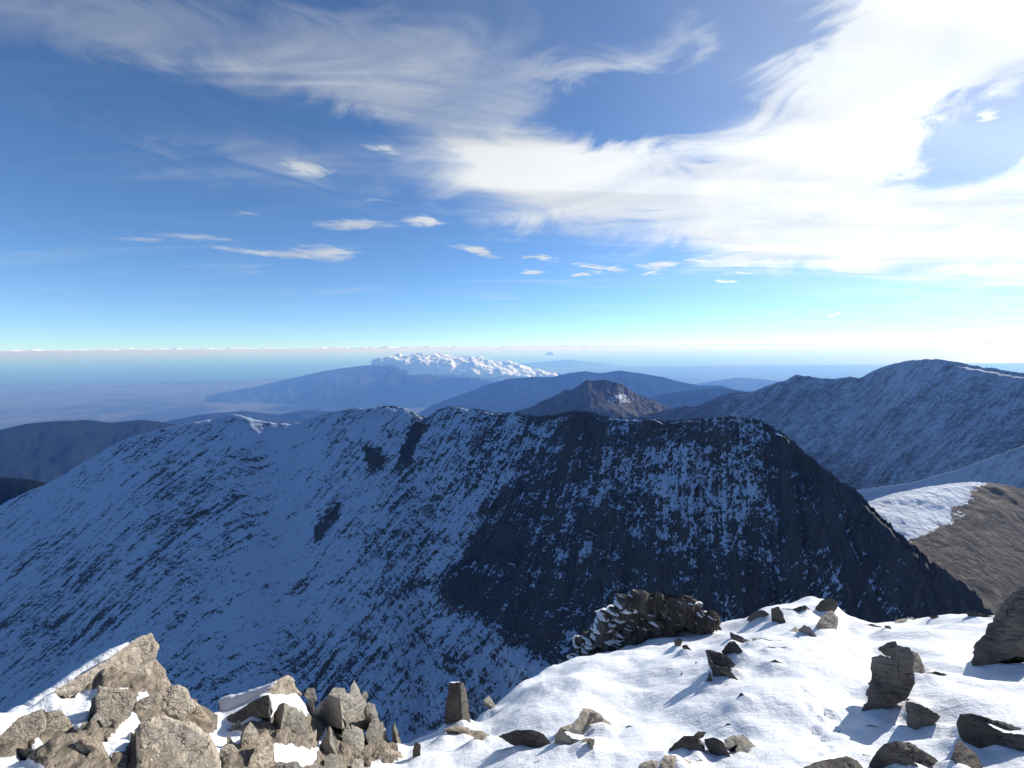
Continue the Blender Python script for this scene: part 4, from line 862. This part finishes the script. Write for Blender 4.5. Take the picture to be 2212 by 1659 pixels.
rock('slab', 'big rough grey slab tilted up at the right', 'm', [
    (4, [(1083,612),(1150,590),(1250,622),(1280,520),(1370,540),(1402,600),(1392,700),(1412,805),(1340,932),(1220,972),(1100,1012),(983,1075),(1010,1000),(1060,940),(1050,870),(1078,790),(1100,690)], 'E', dict(rough=1.0, thick=.4)),
    (4, [(1130,545),(1200,500),(1262,488),(1284,540),(1272,615),(1220,605),(1160,572)], 'D', dict(anchor=(1220, 960), push=-.05)),
    (4, [(1388,560),(1430,570),(1467,650),(1533,762),(1480,792),(1420,815),(1400,700)], 'U', dict(anchor=(1440, 860)))])
rock('stone', 'dark stone trailing from the right foot of the big rough slab', 'd', [(4, [(1488,722),(1560,710),(1662,742),(1560,772),(1520,762)], 'G')])
rock('slab', 'wedge slab with an overhanging plate below the big rough slab', 'm', [(4, [(1343,940),(1400,945),(1500,982),(1600,1050),(1560,1092),(1430,1162),(1360,1215),(1350,1100)], 'E', dict(rough=.6)), (4, [(1343,908),(1400,938),(1530,978),(1643,1035),(1610,1062),(1480,1003),(1350,962)], 'G', dict(anchor=(1430, 1120), push=-.05, thick=.25))],
    snow=[(4, [(1430,1020),(1480,1008),(1590,1060),(1540,1075),(1460,1055)], 'T', dict(anchor=(1440, 1130), push=-.08))])
rock('stone', 'flat grey stone left of the wedge slab', 'g', [(4, [(1188,1032),(1260,1020),(1332,1060),(1290,1113),(1230,1093)], 'G')])
rock('stone', 'thin stone beside the flat grey stone', 'd', [(4, [(1138,1077),(1222,1100),(1200,1114),(1150,1098)], 'G')])
rock('stone', 'oval stone in the snow below the big rough slab', 'g', [(4, [(1028,1122),(1080,1104),(1152,1130),(1168,1182),(1110,1183),(1040,1152)], 'G')])
rock('crag', 'dark jagged rock wall at the right picture edge above shaded snow', 'd', [(4, [(1766,695),(1830,680),(1840,610),(1860,500),(1930,440),(1950,360),(2020,338),(2040,240),(2130,130),(2212,108),(2320,90),(2320,620),(2155,600),(2040,640),(1950,690),(1880,725),(1800,743)], 'E', dict(rough=1.0, thick=.5))])
rock('rock', 'flat rock ledge on the rim beside the dark rock wall', 'd', [(4, [(1778,270),(1850,262),(1900,285),(2035,312),(2005,348),(1960,332),(1860,302)], 'G')])
rock('boulder', 'big dark split boulder at the bottom right corner', 'd', [(4, [(1713,1105),(1740,1030),(1800,1040),(1920,1090),(2060,1168),(2260,1190),(2260,1370),(2000,1345),(1900,1335),(1830,1295),(1740,1205)], 'D', dict(rough=.7)), (4, [(1760,1030),(1810,1022),(1900,1040),(2060,1085),(2212,1138),(2260,1150),(2260,1190),(2060,1172),(1920,1095)], 'G', dict(anchor=(1960, 1300), push=-.04)), (4, [(1698,1290),(1730,1210),(1790,1260),(1880,1340),(1900,1400),(1980,1480),(1740,1480),(1698,1345)], 'U')])
rock('boulder', 'dark ribbed boulder at the bottom edge, right of centre', 'd', [(4, [(1040,1480),(1080,1380),(1120,1310),(1180,1250),(1260,1230),(1300,1300),(1420,1400),(1480,1480)], 'E', dict(rough=1.4)), (4, [(1262,1230),(1370,1235),(1460,1290),(1560,1350),(1640,1410),(1700,1480),(1480,1480),(1400,1380),(1300,1300)], 'U', dict(rough=1.4))])
rock('boulder', 'low wide boulder at the bottom edge left of the ribbed one', 'd', [(4, [(520,1480),(580,1425),(680,1380),(800,1360),(900,1338),(980,1370),(1060,1480)], 'U', dict(rough=1.3))])
rock('stone', 'small dark stone between the two bottom edge boulders', 'd', [(4, [(998,1362),(1020,1324),(1082,1340),(1060,1364)], 'E')])
# ---- the snow dusted outcrop beyond the rim: a heap of broken stones
def outcrop():
    e = bpy.data.objects.new('rock_outcrop', None); COL.objects.link(e)
    base = ground_hit(*pic(3, [(1300, 560)])[0]); e.location = base
    tag(e, 'knobbly outcrop of broken dark stones dusted with snow beyond the rim', 'outcrop')
    rg = np.random.default_rng(8)
    P3 = [(780,680),(800,600),(850,520),(940,490),(970,380),(1040,290),(1130,280),(1190,170),(1260,150),(1310,160),(1370,190),(1500,150),(1640,165),(1730,220),(1800,270),(1890,310),(1960,400),(1990,440),(1850,460),(1770,440),(1680,410),(1600,430),(1500,510),(1350,530),(1200,600),(1000,650)]
    v, f = [], []
    facet(v, f, 3, P3, 'E', anchor=(1300, 560), push=0.30, rough=1.1, thick=.7, seed=900, step=2.6, settle=False)
    o = mesh_obj('core', np.array(v)-base, f, M_dark, parent=e, smooth=False); fix_normals(o)
    # a few stone shapes, shared
    shapes = []
    for k in range(7):
        bm = bmesh.new(); bmesh.ops.create_cube(bm, size=1)
        bmesh.ops.subdivide_edges(bm, edges=bm.edges[:], cuts=1, use_grid_fill=True)
        for q in bm.verts: q.co = Vector((q.co.x*rg.uniform(.7, 1.1), q.co.y*rg.uniform(.7, 1.1), q.co.z*rg.uniform(.6, 1.05)))
        me = bpy.data.meshes.new('stone'); bm.to_mesh(me); bm.free(); me.materials.append(M_dark)
        # snow cap for that stone
        bm = bmesh.new(); bmesh.ops.create_uvsphere(bm, u_segments=8, v_segments=5, radius=.5)
        for q in bm.verts: q.co = Vector((q.co.x*rg.uniform(.8, 1.15), q.co.y*rg.uniform(.8, 1.15), max(q.co.z, -.05)*.35))
        ms = bpy.data.meshes.new('snow_cap'); bm.to_mesh(ms); bm.free(); ms.materials.append(M_snow)
        for pl in ms.polygons: pl.use_smooth = True
        shapes.append((me, ms))
    n = np.array(NRM['E']); n = n/np.linalg.norm(n)
    A0 = ground_hit(*pic(3, [(1300, 560)])[0]); A0 = A0*(1+0.12/np.linalg.norm(A0))
    poly = pic(3, P3); cnt = 0
    for k in range(900):
        q = rg.uniform(poly.min(0) + (0, 3), poly.max(0))
        if in_poly(np.array([q[0]]), np.array([q[1]]), poly, 0.6)[0] < .6: continue
        d = ray(q[0], q[1]); P = d*((A0 @ n)/(d @ n)); P = P + n*rg.uniform(-.10, .06)
        me, ms = shapes[rg.integers(7)]
        crop3x = (q[0]*4-1900)*2.0109; crop3y = (q[1]*4-2300)*2.0109
        snowy = crop3x < 1180 + rg.normal(0, 60)
        big = rg.uniform() < .12
        s_ = rg.uniform(.10, .20)*(1.7 if big else 1)
        o = bpy.data.objects.new('stone', me); COL.objects.link(o); o.parent = e; o.location = P-base
        o.scale = (s_*rg.uniform(.6, 1.0), s_*rg.uniform(.8, 1.4), s_*rg.uniform(.7, 1.6)); o.rotation_euler = (rg.uniform(-.2, .2)-.15, rg.uniform(-.2, .2)+.45, rg.uniform(-.35, .35)+.5)
        if rg.uniform() < (.95 if snowy else .5):
            c = bpy.data.objects.new('snow_cap', ms); COL.objects.link(c); c.parent = e
            w = 1.55 if snowy else 1.1
            c.location = P-base + np.array([0, 0, s_*.30]) - n*s_*.12; c.scale = (s_*rg.uniform(.85, 1.25)*w, s_*rg.uniform(.85, 1.35)*w, s_*rg.uniform(.35, .6)*w); c.rotation_euler = (rg.uniform(-.15, .15), rg.uniform(-.15, .15)+.2, rg.uniform(0, 6.28))
        cnt += 1
        if cnt >= 280: break
outcrop()

# pebbles scattered over the snow
for k, (c, x, y, w) in enumerate([(4, 575, 1092, 12), (4, 690, 1147, 14), (4, 765, 1140, 16), (4, 842, 1162, 10), (3, 1828, 650, 14), (3, 1780, 708, 16), (3, 1732, 772, 12), (3, 1662, 792, 10), (3, 1500, 812, 10), (4, 1000, 915, 10), (4, 880, 880, 8), (4, 540, 460, 12), (4, 1050, 480, 10), (4, 620, 250, 9), (3, 1990, 560, 10), (2, 560, 1010, 10), (2, 660, 1040, 9), (2, 620, 1025, 8)]):
    hgt = w*.55
    rock('pebble', 'tiny dark pebble lying loose on the bright snow', 'd', [(c, [(x-w, y+hgt*.4), (x-w*.4, y-hgt), (x+w*.5, y-hgt*.8), (x+w, y+hgt*.3), (x+w*.2, y+hgt)], 'G')], group='pebbles scattered on the snow', cat='pebble')

# rubble wedged between the left rocks
rg = np.random.default_rng(77)
pile = np.array(PILE, float)*K; cnt = 0
snow_px = [pic(c, p_) for c, p_ in SNOWIN]
tries = 0
while cnt < 75 and tries < 3000:
    tries += 1
    q = rg.uniform((0, 645), (400, 768)); qa, qb = np.array([q[0]]), np.array([q[1]])
    if in_poly(qa, qb, pile, 1.0)[0] < .7 or any(in_poly(qa, qb, sp_, 1.0)[0] > .3 for sp_ in snow_px): continue
    w = rg.uniform(4, 11); hgt = w*rg.uniform(.7, 1.6 if q[0] > 230 else 1.1); tilt = R_(rg.normal(38 if q[0] < 230 else 80, 14))
    pts = []
    for a_ in np.sort(rg.uniform(0, 2*math.pi, 7)):
        u, v_ = math.cos(a_)*hgt, math.sin(a_)*w*.55
        pts.append((q[0] + u*math.cos(tilt) - v_*math.sin(tilt), q[1] - u*math.sin(tilt) - v_*math.cos(tilt)))
    cr = [((x*4)*2.0109, (y*4-2400)*2.0109) for x, y in pts]
    far = q[0] < 230
    rock('rubble_stone', 'small tan rubble stone wedged in the pile under the tall slab' if far else 'small grey rubble splinter wedged among the jagged upright blades', 't' if far else 'g', [(1, cr, ['L', 'M', 'R', 'U'][rg.integers(4)], dict(thick=.5))],
        group='rubble under the tall slab' if far else 'rubble among the jagged blades', cat='stone')
    cnt += 1

# ---- the snow itself, laid after the rocks so that it drifts up to them
nr, nc = 330, 760
ga = np.concatenate([np.linspace(-1.02, 1.08, nc-60), np.linspace(1.08, 2*math.pi-1.02, 61)[1:]])
rs = 0.35*(17/0.35)**np.linspace(0, 1, nr)
A, RR = np.meshgrid(ga, rs)
Xg, Yg = RR*np.sin(A), RR*np.cos(A); Zg = summit_z(Xg, Yg)
lift_ = np.zeros_like(Zg)
for dx_, dy_, dg_, dr_ in DRIFT:                                # snow drifted up to the feet of the rocks
    rr_ = math.hypot(dx_, dy_); i0 = np.searchsorted(rs, max(rr_-3.2*dr_, .3)); i1 = np.searchsorted(rs, rr_+4*dr_)
    aa_ = math.atan2(dx_, dy_); wa = 3.2*dr_/max(rr_, .5); j0 = np.searchsorted(ga, aa_-wa); j1 = np.searchsorted(ga, aa_+wa)
    if i1 <= i0 or j1 <= j0: continue
    sl_ = (slice(i0, i1), slice(j0, j1))
    lift_[sl_] = np.maximum(lift_[sl_], dg_*np.exp(-((Xg[sl_]-dx_)**2+(Yg[sl_]-dy_)**2)/(2*dr_*dr_)))
Zg = Zg + lift_
gpx, gpy = project(np.stack([Xg, Yg, Zg], -1).reshape(-1, 3)); vis = (Yg.ravel() > 0.3)
gxs, gys = np.where(vis, gpx, -999), np.where(vis, gpy, -999)
bareg = in_poly(gxs/K, gys/K, PILE, 6)
for c_, p_ in SNOWIN: bareg = bareg*(1-in_poly(gxs, gys, pic(c_, p_), 1.2))
o = mesh_obj('snow_ground', np.stack([Xg, Yg, Zg + 0.05*bareg.reshape(Zg.shape)*(fbm(Xg*9, Yg*9, oct=4, seed=97) + 0.7*np.round(2*fbm(Xg*6+3, Yg*6, oct=2, seed=99))/2)], -1).reshape(-1, 3), grid_faces(nr, nc)[:, ::-1].copy(), M_ground, attrs={'bare': bareg})
tag(o, 'bright fresh snow covering the rocky summit', kind='structure')
